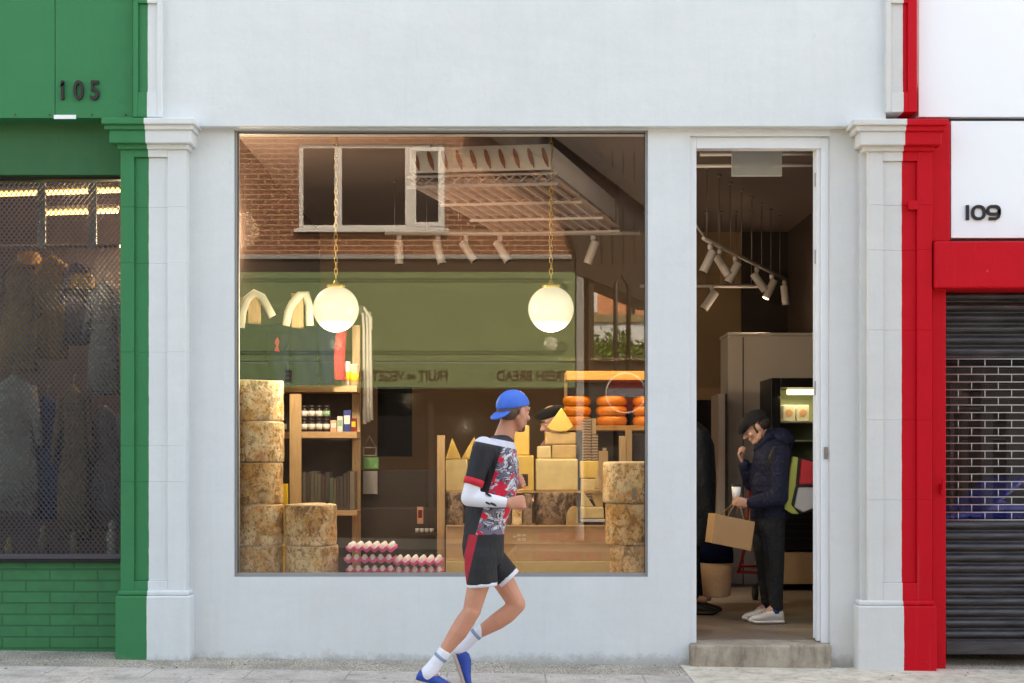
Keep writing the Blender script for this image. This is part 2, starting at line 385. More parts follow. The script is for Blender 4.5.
M['brick_red'] = brick('red_brown_brickwork', (.22, .075, .045), (.15, .048, .03), (.42, .27, .15), rh=.085, ms=.012)
M['brick_orange'] = brick('orange_red_brickwork', (.62, .20, .08), (.50, .14, .06), (.60, .45, .32), bump=.3)
M['brick_green'] = brick('green_painted_brick', (.026, .185, .062), (.030, .21, .072), (.017, .125, .042), bw=.33, rh=.078, ms=.007, bump=.6, rough=.55)
def gravel():
    t = NT('grey_tarmac'); n = t.noise(95, 4, .8); n2 = t.noise(3, 4, .6); n3 = t.noise(38, 3, .7)
    c = t.ramp(n, [(.40, (.10, .08, .06)), (.5, (.40, .345, .28)), (.58, (.86, .76, .62))])
    c = t.mix(t.ramp(n2, [(.42, 0.), (.62, .45)]), c, (.20, .18, .15)); c = t.mix(t.ramp(n3, [(.62, 0.), (.68, .8)]), c, (.45, .30, .14))
    c = t.mix(t.ramp(t.noise(55, 3, .7), [(.62, 0.), (.68, .7)]), c, (.10, .08, .06))
    t.col(c); t.b.inputs['Roughness'].default_value = .9; t.bump(n, .8, .008); return t.m
M['tarmac'] = gravel()
def slabs():
    t = NT('paving_slab_stone'); p = t.sep(t.pos()); v = t.comb(t.math('ADD', p[0], .1), p[1], 0.)
    b = t.n.new('ShaderNodeTexBrick'); t.l.new(v, b.inputs['Vector']); b.inputs['Scale'].default_value = 1
    b.inputs['Brick Width'].default_value = .62; b.inputs['Row Height'].default_value = .45; b.inputs['Mortar Size'].default_value = .005
    b.inputs['Color1'].default_value = (.70, .62, .55, 1); b.inputs['Color2'].default_value = (.61, .545, .485, 1); b.inputs['Mortar'].default_value = (.36, .31, .26, 1)
    c = t.mix(t.ramp(t.noise(80, 4, .75), [(.38, .6), (.55, 0.)]), b.outputs[0], (.22, .20, .18)); c = t.mix(t.ramp(t.noise(2.6, 7, .75), [(.44, 0.), (.62, .6)]), c, (.26, .23, .19)); c = t.mix(t.ramp(t.noise(17, 2, .4), [(.68, 0.), (.69, .6)]), c, (.16, .14, .12))
    t.col(c); t.b.inputs['Roughness'].default_value = .85; t.bump(t.math('SUBTRACT', 1., b.outputs['Fac']), .5, .006); t.bump(t.noise(150, 3, .7), .5, .004); return t.m
M['slabs'] = slabs()
def concrete(name, a, b):
    t = NT(name); c = t.ramp(t.noise(5, 6, .7), [(.3, a), (.7, b)]); c = t.mix(t.ramp(t.noise(14, 5, .7, stretch=(1, 1, .25)), [(.5, 0.), (.7, .6)]), c, tuple(q*.4 for q in a))
    c = t.mix(t.ramp(t.noise(200, 3, .8), [(.3, .4), (.5, 0.)]), c, tuple(q*.5 for q in a))
    t.col(c); t.b.inputs['Roughness'].default_value = .85; t.bump(t.noise(60, 5, .7), .6, .006); return t.m
M['step'] = concrete('worn_concrete', (.24, .19, .14), (.50, .42, .33))
M['sandy'] = concrete('sandy_concrete', (.50, .43, .33), (.80, .72, .59))
M['road'] = mat('road_asphalt', (.04, .04, .042), .85, bump=.5, bs=120)
M['kerb'] = concrete('granite_kerb', (.30, .29, .28), (.42, .41, .40))
M['leaf'] = mat('leaf_green', (.14, .28, .05), .5, var=.5, vs=3, bump=0)
M['leaf_pale'] = mat('pale_leaf', (.22, .34, .10), .5, var=.3, vs=3, bump=0)
M['shutter'] = None
def shutter_mat():
    t = NT('dark_galvanised_slat'); n = t.noise(4, 5, .7, stretch=(1, 1, 8)); t.col(t.ramp(n, [(.3, (.03, .027, .028)), (.7, (.10, .09, .092))]))
    t.b.inputs['Metallic'].default_value = .5; t.b.inputs['Roughness'].default_value = .42; t.bump(t.noise(90, 3, .6), .15, .003); return t.m
M['shutter'] = shutter_mat()

# ------------------------------------------------------------ ground
def sheet(x0, x1, y0, y1, dz, m, name, nx=2):
    b = MB(); vs = []; fs = []
    for i in range(nx+1):
        x = x0+(x1-x0)*i/nx
        vs += [(x, y0, ground(x)+dz), (x, y1, ground(x)+dz)]
    for i in range(nx): fs.append((2*i, 2*i+2, 2*i+3, 2*i+1))
    b.add(vs, fs); return struct(b, name, m)
g = MB(); g.add([(-150,-150,-.75),(150,-150,-.75),(150,150,-.75),(-150,150,-.75)], [(0,1,2,3)]); struct(g, 'ground', M['tarmac'])
sheet(-16, 16, -2.6, 1.0, 0, M['tarmac'], 'pavement')
sheet(-16, X(690, -.6), -2.6, -.50, .004, M['slabs'], 'paving_slabs')
sheet(X(690, -.6)+.004, 5.0, -2.6, -.02, .004, M['sandy'], 'concrete_apron')
sheet(-16, 16, -2.75, -2.604, .002, M['kerb'], 'kerb'); 
k = MB()
for x in (-16,):
    k.add([(-16,-2.752,ground(-16)+.002),(16,-2.752,ground(16)+.002),(16,-2.752,ground(16)-.14),(-16,-2.752,ground(-16)-.14)], [(0,3,2,1)])
struct(k, 'kerb_face', M['kerb'])
sheet(-16, 16, -11.4, -2.7, -.13, M['road'], 'road')
sheet(-16, 16, -16.5, -11.4, 0, mat('dark_worn_tarmac', (.055, .05, .047), .85, bump=.5), 'far_pavement')
k = MB(); k.add([(-16,-11.395,ground(-16)),(16,-11.395,ground(16)),(16,-11.395,ground(16)-.14),(-16,-11.395,ground(-16)-.14)], [(0,1,2,3)]); struct(k, 'far_kerb', M['road'])

rl = random.Random(11); LEAF = None
lm = [mat('dry_leaf', c, .7, bump=0) for c in ((.42, .26, .07), (.30, .17, .06), (.20, .13, .07))]
for i in range(46):
    x = rl.uniform(-3.6, 3.3); y = -.08-abs(rl.gauss(0, .22)) if -2.1 < x < 2.2 else -.2-abs(rl.gauss(0, .2))
    L = rl.uniform(.008, .02); b = MB(); b.add([(-L, 0, 0), (0, L*.5, .003), (L, 0, .001), (0, -L*.5, .004)], [(0, 3, 2, 1)])
    o = b.build('fallen_leaf', lm[i % 3]); o.location = (x, y, ground(x)+.007); o.rotation_euler = (rl.uniform(-.3, .3), rl.uniform(-.3, .3), rl.random()*6)
    tag(o, 'tiny dry leaf scrap lying on the pavement near the shop fronts', 'leaf', 'leaf scraps on the pavement')

# ------------------------------------------------------------ white shop front
shop = thing('shop_building', 'white rendered shop front with a large display window and open doorway', 'building', (0, .2, 0))
b = MB(); TH = .20
zt = Z(127); zwin = Z(130); zsill = Z(577)
b.box(X(180), X(234), 0, TH, -.1, 3.9)
b.box(X(234), X(648), 0, TH, -.1, zsill)
b.box(X(648), X(690), 0, TH, -.1, 3.9)
b.box(X(234), X(648), 0, TH, zwin, 3.9)
b.box(X(690), X(830), 0, TH, Z(136), 3.9)
b.build('wall', M['white_wall'], shop)
b = MB(); b.box(X(830), X(870), .0, TH, -.1, 3.9); b.build('door_pier', M['warm_wall'], shop)
b = MB(); b.box(X(162,-.08), X(886,-.08), -.08, .2, Z(126.5,-.08), 5.2); b.build('fascia', M['white_wall'], shop, .006)
b = MB(); b.box(X(150), X(900), .0, .25, 5.2, 10.5); b.box(X(150)+.01, X(900)-.01, .25, 7, 9, 10.5); b.build('upper_wall', M['white_wall'], shop)
# window frame and glass
wf = MB(); fy0, fy1 = .025, .085
wf.box(X(234), X(236.6), fy0, fy1, zsill, zwin); wf.box(X(645.6), X(648), fy0, fy1, zsill, zwin)
wf.box(X(236.6), X(645.6), fy0, fy1, zsill, Z(573.2)); wf.box(X(236.6), X(645.6), fy0, fy1, Z(131.6), zwin)
wfo = wf.build('window_frame', M['frame_alu'], shop, .003)
wg = MB(); wg.box(X(236.6), X(645.6), .052, .058, Z(573.2), Z(131.6)); wg.build('pane', M['glass'], wfo)
se = MB()
for a in ((X(236.6), X(237.2), Z(573.2), Z(131.6)), (X(645), X(645.6), Z(573.2), Z(131.6)), (X(237.2), X(645), Z(132.3), Z(131.6))): se.box(a[0], a[1], .035, .051, a[2], a[3])
se.build('rubber_seal', M['seal'], wfo)
# door frame, open leaf
df = MB(); y0, y1 = .03, .12
df.box(X(690), X(697), y0, y1, .14, Z(136)); df.box(X(822), X(830), y0, y1, .14, Z(136)); df.box(X(697), X(822), y0, y1, Z(147.5), Z(136))
df.box(X(818.5), X(822), .05, .12, .15, Z(147.5))
df.build('door_frame', M['gloss_white'], shop, .004)
dl = MB(); xl = X(813, .1)
dl.vprism([(xl, .10), (xl+.045, .10), (xl+.045+.92*.235, 1.0), (xl+.92*.235, 1.01)], .165, Z(148.5,.1)); leaf = dl.build('door', M['gloss_white'], shop, .003)
for py in (180, 257):
    hg = MB(); hg.box(X(814.5,.1), X(818,.1), .088, .10, Z(py+7,.1), Z(py-7,.1)); hg.build('hinge', M['steel'], leaf, .002)
lk = MB(); lk.box(X(814.5,.1), X(818,.1), .085, .10, Z(395,.1), Z(381,.1)); lk.build('lock_plate', M['steel'], leaf, .001)
lk = MB(); lk.box(X(824,.02), X(828,.02), .022, .03, Z(459,.02), Z(447,.02)); lk.box(X(825.2,.02), X(826.8,.02), .012, .022, Z(454,.02), Z(451,.02)); lk.build('latch_plate', M['steel'], shop, .001)
st = MB(); st.box(X(690,-.06), X(831,-.06), -.085, .26, -.1, .142); st.build('door_step', M['step'], shop, .012, seg=3)

def pilaster(name, label, m, shaft, panel, caps, base, y_caps, y_base, panel_y, joints, loc, step=None):
    t = thing(name, label, 'pilaster', loc); yf = -.10
    b = MB(); zb = Z(y_base[0], yf); zt_ = Z(y_caps[-1], yf)
    js = [zb]+sorted(Z(q, yf) for q in joints)+[zt_]
    for z0, z1 in zip(js[:-1], js[1:]):
        for a, c in ((shaft[0], panel[0]), (panel[1], shaft[1])): b.box(X(a,yf), X(c,yf), yf, .22, z0, z1)
    zp0, zp1 = Z(panel_y[1], yf), Z(panel_y[0], yf)
    b.box(X(panel[0],yf), X(panel[1],yf), yf, .2, zb, zp0); b.box(X(panel[0],yf), X(panel[1],yf), yf, .2, zp1, zt_)
    js2 = [zp0]+[j for j in js[1:-1] if zp0 < j < zp1]+[zp1]
    for z0, z1 in zip(js2[:-1], js2[1:]): b.box(X(panel[0],yf), X(panel[1],yf), yf+.022, .19, z0, z1)
    if step: b.box(X(step[0],-.05), X(step[1],-.05), -.05, .2, zb, zt_)
    b.build('shaft', m, t, .0035)
    b = MB(); pr = [.21, .185, .165, .125]
    for i, (a, c) in enumerate(caps):
        y = -pr[i]; b.box(X(a,y), X(c,y), y, .2, Z(y_caps[i+1], y)+(.0), Z(y_caps[i], y))
    b.build('capital', m, t, .009, seg=3)
    b = MB(); y = -.135; b.box(X(base[0],y), X(base[1],y), y, .2, -.15, Z(y_base[0]+4, y))
    b.box(X(base[0],y)+.012, X(base[1],y)-.012, y+.015, .2, Z(y_base[0]+4, y), Z(y_base[0]-1, y))
    b.build('plinth', m, t, .012, seg=3)
    return t
pilaster('pilaster', 'pilaster beside 105, painted half green and half white', M['split_left'], (120.5, 186), (134, 167.5),
         [(101, 195), (104, 193), (109, 191), (117, 188)], (115, 190), (117.5, 124, 129.5, 143, 149), (592, 657), (157, 581), (207, 263, 352, 446, 482), (X(150), -.1, 0))
pilaster('pilaster', 'pilaster beside 109, painted half grey white and half red', M['split_right'], (868, 932), (883, 917),
         [(853, 949), (856, 946), (860, 942), (864, 935)], (858, 937), (118.5, 125, 131, 145, 151), (602, 669), (161, 583), (205, 250, 330, 420, 500), (X(900), -.1, 0), step=(860, 871))
def upper(name, label, m, xs, pan, yb, pb, loc):
    t = thing(name, label, 'pilaster', loc); y = -.125; b = MB(); zt_ = 5.2
    b.box(X(xs[0],y), X(pan[0],y), y, .2, Z(yb,y), zt_); b.box(X(pan[1],y), X(xs[1],y), y, .2, Z(yb,y), zt_)
    b.box(X(pan[0],y), X(pan[1],y), y, .2, Z(yb,y), Z(pb,y)); b.box(X(pan[0],y), X(pan[1],y), y, .2, Z(3,y), zt_); b.box(X(pan[0],y), X(pan[1],y), y+.02, .2, Z(pb,y), Z(3,y))
    b.build('shaft', m, t, .004)
upper('upper_pilaster', 'short panelled pilaster above the green and white capital', M['split_left'], (133, 162), (138, 157), 117, 92, (X(148), -.1, Z(115)))
upper('upper_pilaster', 'short panelled pilaster with flaking red paint above the capital beside 109', M['split_right'], (886, 917), (891, 908), 112, 92, (X(902), -.1, Z(115)))

# ------------------------------------------------------------ green shop, 105
gs = thing('shop_building', 'green painted shop front numbered 105 behind a closed mesh shutter', 'building', (X(0), .3, 0))
XL = -9.
b = MB(); b.box(X(55.4,-.06), X(133,-.06), -.06, .2, Z(118,-.06), 5.2); b.box(XL, X(54.8,-.06), -.06, .2, Z(118,-.06), 5.2); b.build('sign_panel', M['green_paint'], gs, .002)
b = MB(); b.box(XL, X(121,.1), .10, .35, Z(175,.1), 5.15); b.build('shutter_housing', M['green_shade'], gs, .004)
b = MB(); b.box(XL, X(123,.22), .22, .42, -.1, Z(562,.22)); b.build('stall_riser', M['brick_green'], gs, .003)
b = MB(); b.box(XL, X(122,.2), .16, .40, Z(562,.2), Z(559,.2)); b.build('sill', M['black_metal'], gs, .003)
b = MB(); b.box(XL, X(140), .05, .3, 5.2, 10.5); b.box(XL, X(140), .3, 7, 9, 10.5); b.build('upper_wall', M['brick_red'], gs)
for px in (15.5, 50, 92, 126):
    b = MB(); b.lathe([(.007, 0), (.007, -.004)], (X(px,-.06), -.0605, Z(115,-.06)), axis='Y', n=10); b.build('screw', M['seal'], gs)
b = MB(); b.box(X(54,-.065), X(76,-.065), -.068, -.0605, Z(119,-.065), Z(115,-.065)); b.build('label_plate', M['sign_white'], gs)
b = MB(); b.box(X(121.5), X(121.5)+.01, .12, 7, 0, 5); b.box(XL, X(121), 2.2, 2.3, 0, 5); b.build('party_wall', mat('plum_brown_wall', (.06, .040, .040), .8, vs=6, var=.8), gs)
b = MB(); b.box(XL, X(121), .42, 3.2, .3, .32); b.build('inside_floor', M['inner_dark'], gs)
b = MB(); b.box(XL, X(121), .42, 3.2, 3.85, 3.87); b.build('inside_ceiling', M['tan_wall'], gs)
# mesh shutter
t = thing('mesh_shutter', 'dark expanded metal mesh shutter closed over the window of 105', 'shutter', (X(60,.18), .18, Z(558,.18)))
b = MB(); yy = .18; x0, x1 = -4.7, X(120.5, yy); z0, z1 = Z(556.5,yy), Z(180,yy)
cw, ch, r_ = .034, .0212, .0042
rows = int((z1-z0)/ch)
for i in range(rows):
    zc = z0+i*ch; n = int((x1-x0)/(cw/2)); vs = []; fs = []
    for j in range(n+1):
        x = x0+j*cw/2; up = (j+i) % 2; z = zc+(ch*.5 if up else -ch*.5)*.92
        vs += [(x, yy-.003, z-r_), (x, yy-.003, z+r_), (x, yy+.003, z+r_), (x, yy+.003, z-r_)]
    for j in range(n):
        a = 4*j; fs += [(a, a+4, a+5, a+1), (a+1, a+5, a+6, a+2), (a+2, a+6, a+7, a+3), (a+3, a+7, a+4, a)]
    b.add(vs, fs)
b.build('mesh_curtain', M['mesh_metal'], t)
b = MB(); b.box(x0, X(121,yy), yy-.02, yy+.03, Z(180,yy), Z(176,yy)); b.build('top_rail', M['black_metal'], t, .004)
b = MB(); b.box(x0, X(121,yy), yy-.012, yy+.012, Z(559,yy), Z(554,yy)); b.build('bottom_rail', M['mesh_metal'], t, .003)
b = MB(); b.box(x0, X(120.5,.3), .30, .306, Z(558,.3), Z(177,.3)); tag(b.build('shop_window', M['glass_weak'], gs))
# 105 stock
def strip(pa, pb, y, label):
    t = thing('strip_light', label, 'ceiling light', (X(pa[0],y), y, Z(pa[1],y)), 'strip lights inside 105')
    b = MB(); b.tube([(X(pa[0],y), y, Z(pa[1],y)), (X(pb[0],y), y+.02, Z(pb[1],y))], .016, n=12); b.build('tube', M['strip'], t)
    l = bpy.data.lights.new('strip_glow', 'POINT'); l.energy = 13; l.color = (1, .76, .58); l.shadow_soft_size = .15
    o = bpy.data.objects.new('strip_glow', l); col.objects.link(o); o.parent = t; o.location = (.7 if pa[0] > 0 else 2.0, .3, -.2)
    b = MB(); b.tube([(X(pa[0],y), y+.03, Z(pa[1]-4,y)), (X(pb[0],y), y+.05, Z(pb[1]-4,y))], .03, n=4); b.build('batten', M['upvc'], t)
strip((-40, 196), (119, 190), .9, 'longer upper yellow strip light behind the mesh shutter')
strip((44, 213.5), (117, 210.5), 1.15, 'shorter lower yellow strip light behind the mesh shutter')
def post(px, lab):
    b = MB(); b.box(X(px-4,.7), X(px+4,.7), .7, .73, Z(248,.7), 3.84); one(b, 'display_post', M['grey_metal'], lab, 'post', (X(px,.7), .7, .4), 'display posts inside 105', .003)
post(41, 'steel display post nearer the left picture edge behind the mesh'); post(92, 'steel display post nearer the green pilaster behind the mesh')
b = MB(); b.tube([(-4.5, .75, Z(246,.75)), (X(120,.75), .75, Z(246,.75))], .014, n=10); one(b, 'hanging_rail', M['steel'], 'horizontal steel rail behind the mesh of 105', 'rail', (X(60,.75), .75, Z(246,.75)))
def garment(px, w, py0, py1, y, c, lab, flare=1.15):
    m_ = mat('garment_cloth', c, .9, vs=14, var=.8, bump=1., bs=12, bd=.05)
    t = thing('hanging_garment', lab, 'garment', (X(px,y), y, Z(py1,y)), 'clothes hanging inside 105')
    b = MB(); a = X(px+w/2,y)-X(px,y); z0, z1 = Z(py1,y), Z(py0,y); H = z1-z0; secs = []
    for q, f_ in ((0, .1), (.04, .55), (.1, .95), (.35, .92), (.7, .98*flare), (1, 1.05*flare)):
        secs.append(((X(px,y)+.01*math.sin(q*9+px), y, z1-q*H), (a*f_, .02*math.sin(px), 0), (0, .055, 0)))
    b.loft(secs, n=22)
    for sx in (-1, 1): b.tube([(X(px,y)+sx*a*.85, y, z1-.08*H), (X(px,y)+sx*a*1.35, y-.02, z1-.5*H)], [a*.28, a*.2], n=12)
    b.build('cloth', m_, t)
    b = MB(); b.tube([(X(px,y), y, z1-.01), (X(px,y), y, z1+.06), (X(px,y)+.02, y, z1+.08)], .004, n=6); b.build('hanger_hook', M['steel'], t)
garment(18, 34, 262, 372, .8, (.22, .13, .06), 'brown hanging garment at the top row nearest the picture edge')
garment(52, 28, 256, 360, .95, (.34, .20, .08), 'ochre brown garment in the top row behind the mesh')
garment(78, 24, 262, 345, .8, (.14, .10, .13), 'dark plum garment in the middle of the top row')
garment(104, 28, 282, 395, .7, (.30, .29, .32), 'grey patterned garment in the top row by the pilaster')
garment(14, 40, 375, 515, .75, (.34, .33, .31), 'pale grey garment in the bottom row nearest the picture edge')
garment(48, 30, 395, 520, .85, (.04, .07, .17), 'navy garment in the bottom row behind the mesh')
garment(74, 30, 385, 540, .7, (.20, .15, .09), 'khaki brown garment in the bottom row behind the mesh')
garment(104, 34, 405, 530, .8, (.20, .19, .21), 'charcoal garment in the bottom row by the pilaster')
def hat(px, py, y, c, lab):
    b = MB(); z = Z(py,y); b.lathe([(.15, 0), (.15, .008), (.085, .02), (.082, .09), (.06, .115), (.0, .118)], (X(px,y), y, z)); one(b, 'hat', mat('hat_felt', c, .9), lab, 'hat', (X(px,y), y, z), 'hats inside 105')
hat(83, 290, .75, (.45, .22, .05), 'ochre round hat behind the mesh of 105'); hat(30, 268, 1.1, (.3, .16, .06), 'brown hat high on the left behind the mesh')
def figurine(px, py, y, c1, c2, lab, h=.22):
    b = MB(); x = X(px,y); z = .62
    b2 = [(.045, 0), (.05, .04), (.03, h*.45), (.042, h*.62), (.02, h*.78), (.028, h*.88), (.0, h)]
    t = thing('ornament', lab, 'ornament', (x, y, z), 'small ornaments on the sill of 105')
    b.lathe(b2, (x, y, z)); b.build('figure_body', mat('ornament_glaze', c1, .4), t)
    b = MB(); b.lathe([(.052, .0), (.052, .035)], (x, y, z+.02)); b.build('base_band', mat('ornament_band', c2, .4), t)
figurine(10, 530, .5, (.35, .25, .12), (.6, .6, .6), 'brown ornament with a pale band nearest the picture edge')
figurine(44, 530, .5, (.22, .18, .13), (.5, .03, .05), 'grey ornament with a red band on the sill of 105', .30)
figurine(74, 530, .5, (.28, .22, .14), (.5, .4, .2), 'slim tan ornament on the sill of 105', .26)
figurine(112, 530, .5, (.5, .5, .5), (.6, .03, .04), 'white ornament with a red foot beside the pilaster', .34)
b = MB(); b.box(-4.6, X(120,.5), .38, .95, .58, .62); one(b, 'display_shelf', M['inner_dark'], 'dark low display shelf inside 105', 'shelf', (-3.5, .6, .58))

def text(s, size, m, x, y, z, parent, name='lettering', ext=.006, off=.0, sx=1., face='front', align='CENTER', space=1., width=None):
    cu = bpy.data.curves.new(name, 'FONT'); cu.body = s; cu.size = size; cu.extrude = ext; cu.offset = off; cu.align_x = align; cu.space_character = space; cu.resolution_u = 6
    o = bpy.data.objects.new(name, cu); col.objects.link(o); bpy.context.view_layer.update()
    me = bpy.data.meshes.new_from_object(o.evaluated_get(bpy.context.evaluated_depsgraph_get()))
    bpy.data.objects.remove(o); me.materials.clear(); me.materials.append(m); me.name = name
    if width:
        xs_ = [v_.co.x for v_ in me.vertices]; sx = width/(max(xs_)-min(xs_)); x -= (max(xs_)+min(xs_))/2*sx*(-1 if face == 'back' else 1)
    Mx = Matrix.Translation((x, y, z)) @ Matrix.Rotation(math.pi if face == 'back' else 0, 4, 'Z') @ Matrix.Rotation(R(90), 4, 'X') @ Matrix.Diagonal((sx, 1, 1, 1))
    off_ = Vector(parent['_o']) if parent else Vector((0,0,0))
    me.transform(Matrix.Translation(-off_) @ Mx)
    q = bpy.data.objects.new(name, me); col.objects.link(q)
    if parent: q.parent = parent
    q['_o'] = tuple(off_); return q
n1 = text('105', .180, M['numeral'], X(80.3,-.07), -.072, Z(99.5,-.07), gs, 'house_number', .008, .003, 1, space=1.5, width=38*9.53/F)

b = MB(); b.prism([(X(64.2,-.07), Z(82.2,-.07)), (X(64.2,-.07), Z(85.4,-.07)), (X(61.0,-.07), Z(87.6,-.07)), (X(61.0,-.07), Z(85.0,-.07))], -.080, -.064); b.build('numeral_flag', M['numeral'], gs)

# ------------------------------------------------------------ red shop, 109
rs = thing('shop_building', 'red and white shop front numbered 109 with a closed roller shutter', 'building', (X(1000), .3, 0))
XR = 9.
b = MB(); b.box(X(918.5,-.03), XR, -.03, .2, Z(117,-.03), 5.2); b.build('upper_sign_panel', M['sign_white'], rs, .003)
b = MB(); b.box(X(951,-.02), XR, -.02, .2, Z(238,-.02), Z(121,-.02)); b.build('number_panel', M['sign_white'], rs, .003)
b = MB(); b.box(X(932), XR, .02, .3, Z(241), 5.1); b.build('recess_board', M['seal'], rs)
b = MB(); b.box(X(934.5,-.12), XR, -.12, .2, Z(288,-.12), Z(241,-.12)); b.build('shutter_box', M['red_paint'], rs, .012)
b = MB(); b.box(X(931,-.04), X(950,-.04), -.04, .2, Z(241,-.04), Z(121,-.04)); b.box(X(931), X(945), -.02, .2, -.15, Z(241,-.02)); b.build('red_frame', M['red_paint'], rs, .004)
b = MB(); b.box(X(938.5), X(942), -.05, -.02, Z(494,-.04), Z(484,-.04)); b.box(X(939.5), X(941), -.065, -.05, Z(490,-.04), Z(478,-.04)); b.build('shutter_lock', M['red_paint'], rs, .003)
b = MB(); b.box(X(908,-.1), X(917,-.1), -.118, -.09, Z(210,-.1), Z(201,-.1)); b.build('bell_box', M['red_paint'], rs, .003)
b = MB(); b.box(X(905), XR, .05, .3, 5.2, 10.5); b.box(X(905), XR, .3, 7, 9, 10.5); b.build('upper_wall', M['brick_red'], rs)
b = MB(); b.box(X(940), X(940)+.03, .31, 1.88, 0, 4.6); b.box(X(940), XR, 1.88, 1.92, 0, 4.6); b.box(X(940)+.031, XR, .5, 1.88, 0, .02); b.build('party_wall', M['black'], rs)
b = MB(); b.box(X(940)+.031, XR, .35, 1.88, 3.9, 4); b.build('inside_ceiling', M['inner_dark'], rs)
b = MB(); b.box(X(942,.3), XR, .30, .306, .3, 3.3); b.build('shop_window', glass('dim_shop_glass', 1.36), rs)
# numerals 109 (wide rounded strokes)
def rr(x0, x1, z0, z1, r, n=5):
    pts = []
    for cx_, cz_, a0 in ((x1-r, z1-r, 0), (x0+r, z1-r, 90), (x0+r, z0+r, 180), (x1-r, z0+r, 270)):
        for k in range(n+1): a = R(a0+90*k/n); pts.append((cx_+r*math.cos(a), cz_+r*math.sin(a)))
    return pts
def ribbon(b, pts, w_, y0, y1, closed):
    n = len(pts); L = []; Q = []
    for i in range(n):
        p0 = Vector(pts[(i-1)%n] if closed or i else pts[0]); p1 = Vector(pts[(i+1)%n] if closed or i < n-1 else pts[-1])
        t_ = (p1-p0).normalized(); nn = Vector((-t_[1], t_[0]))*w_/2; p = Vector(pts[i]); L.append(p+nn); Q.append(p-nn)
    for i in range(n if closed else n-1):
        j = (i+1)%n; b.prism([tuple(L[i]), tuple(L[j]), tuple(Q[j]), tuple(Q[i])], y0, y1)
b = MB(); yn = -.035; u = lambda px: X(px,yn); v = lambda py: Z(py,yn); sw = .020
b.box(u(966.2), u(969.2), yn, -.0205, v(220), v(205))
ribbon(b, rr(u(973), u(984.5), v(218.6), v(206.4), .034), sw, yn, -.0205, True)
ribbon(b, rr(u(988), u(999.5), v(214), v(206.4), .024), sw, yn, -.0205, True)
ribbon(b, [(u(999.5), v(209.5)), (u(999.5), v(214)), (u(998.5), v(217)), (u(996), v(218.6)), (u(989), v(218.6))], sw, yn, -.0205, False)
b.build('house_number', M['numeral'], rs)
# roller shutter
t = thing('roller_shutter', 'dark grey roller shutter with a see-through brick grille band at 109', 'shutter', (X(1000,.15), .15, Z(655,.15)))
ys = .15
def slats(py0, py1, pitch):
    b = MB(); n = max(1, int(round((py1-py0)/pitch))); xa, xb = X(945,ys), XR
    for i in range(n):
        za, zb = Z(py0+(py1-py0)*i/n, ys), Z(py0+(py1-py0)*(i+1)/n, ys); h_ = za-zb; vs = []; K = 8
        for k in range(K+1):
            q = k/K; yo = -.026*math.sin(math.pi*min(1, q/.74))**.8 if q < .74 else .012*math.sin((q-.74)/.26*math.pi)
            vs += [(xa, ys+yo, za-q*h_), (xb, ys+yo, za-q*h_)]
        b.add(vs, [(2*k, 2*k+2, 2*k+3, 2*k+1) for k in range(K)], 0, True)
    return b
slats(292, 358, 11).build('upper_slats', M['shutter'], t)
slats(521, 641, 10.9).build('lower_slats', M['shutter'], t)
b = MB(); b.box(X(945,ys), XR, ys-.025, ys+.01, Z(654,ys), Z(641,ys)); b.build('bottom_bar', M['shutter'], t, .004)
b = MB(); rows = 21; p0, p1 = 359, 520
for i in range(rows+1):
    z = Z(p0+(p1-p0)*i/rows, ys); b.tube([(X(945,ys), ys, z), (XR, ys, z)], .0040, n=6)
    if i < rows:
        z2 = Z(p0+(p1-p0)*(i+1)/rows, ys)
        for k in range(26):
            x = X(945,ys)+.09+(k+(.5 if i % 2 else 0))*.183
            if x < XR: b.tube([(x, ys-.001, z), (x, ys-.001, z2)], .0030, n=6)
b.build('grille', M['grille_rod'], t)
b = MB()
# dim shelving behind the grille
for k, (pa, pb, py, lab) in enumerate(((950, 985, 410, 'grey upper shelf'), (958, 1010, 440, 'grey lower shelf'))):
    b = MB(); y = 1.0+.3*k; b.box(X(pa,y), X(pb,y), y, y+.3, Z(py,y), Z(py-3,y)); b.box(X(pa,y), X(pa,y)+.03, y, y+.3, .02, Z(py-30,y)); b.box(X(pb,y)-.03, X(pb,y), y, y+.3, .02, Z(py-30,y))
    one(b, 'shelf_rack', M['black_metal'], lab+' rack dimly seen through the grille of 109', 'shelf', (X(pa,y), y, .02), bevel=.002)

# ------------------------------------------------------------ cheese shop interior
FZ = .15
xl, xr, yb, ct = X(187), X(861)+.75, 6.0, 3.85
b = MB(); b.box(xl, 2.86, .202, 2.0, FZ-.1, FZ-.002); b.box(xl, xr, 2.001, yb, FZ-.1, FZ-.002); struct(b, 'floor', M['floor'])
b = MB(); b.box(xl, 2.86, .202, 2.0, ct, ct+.1); b.box(xl, xr, 2.001, yb, ct, ct+.1); struct(b, 'ceiling', M['ceiling'])
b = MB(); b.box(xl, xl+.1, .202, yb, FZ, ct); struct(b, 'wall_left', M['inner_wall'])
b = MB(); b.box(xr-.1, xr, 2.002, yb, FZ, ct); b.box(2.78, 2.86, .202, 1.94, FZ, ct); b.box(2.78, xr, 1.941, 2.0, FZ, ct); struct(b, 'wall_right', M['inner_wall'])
b = MB(); b.box(xl+.1, X(741,5.9), yb-.1, yb, FZ, ct); b.box(X(741,5.9), xr-.1, yb-.12, yb, FZ, ct, 1); struct(b, 'wall_back', [M['tan_wall'], M['inner_dark']])
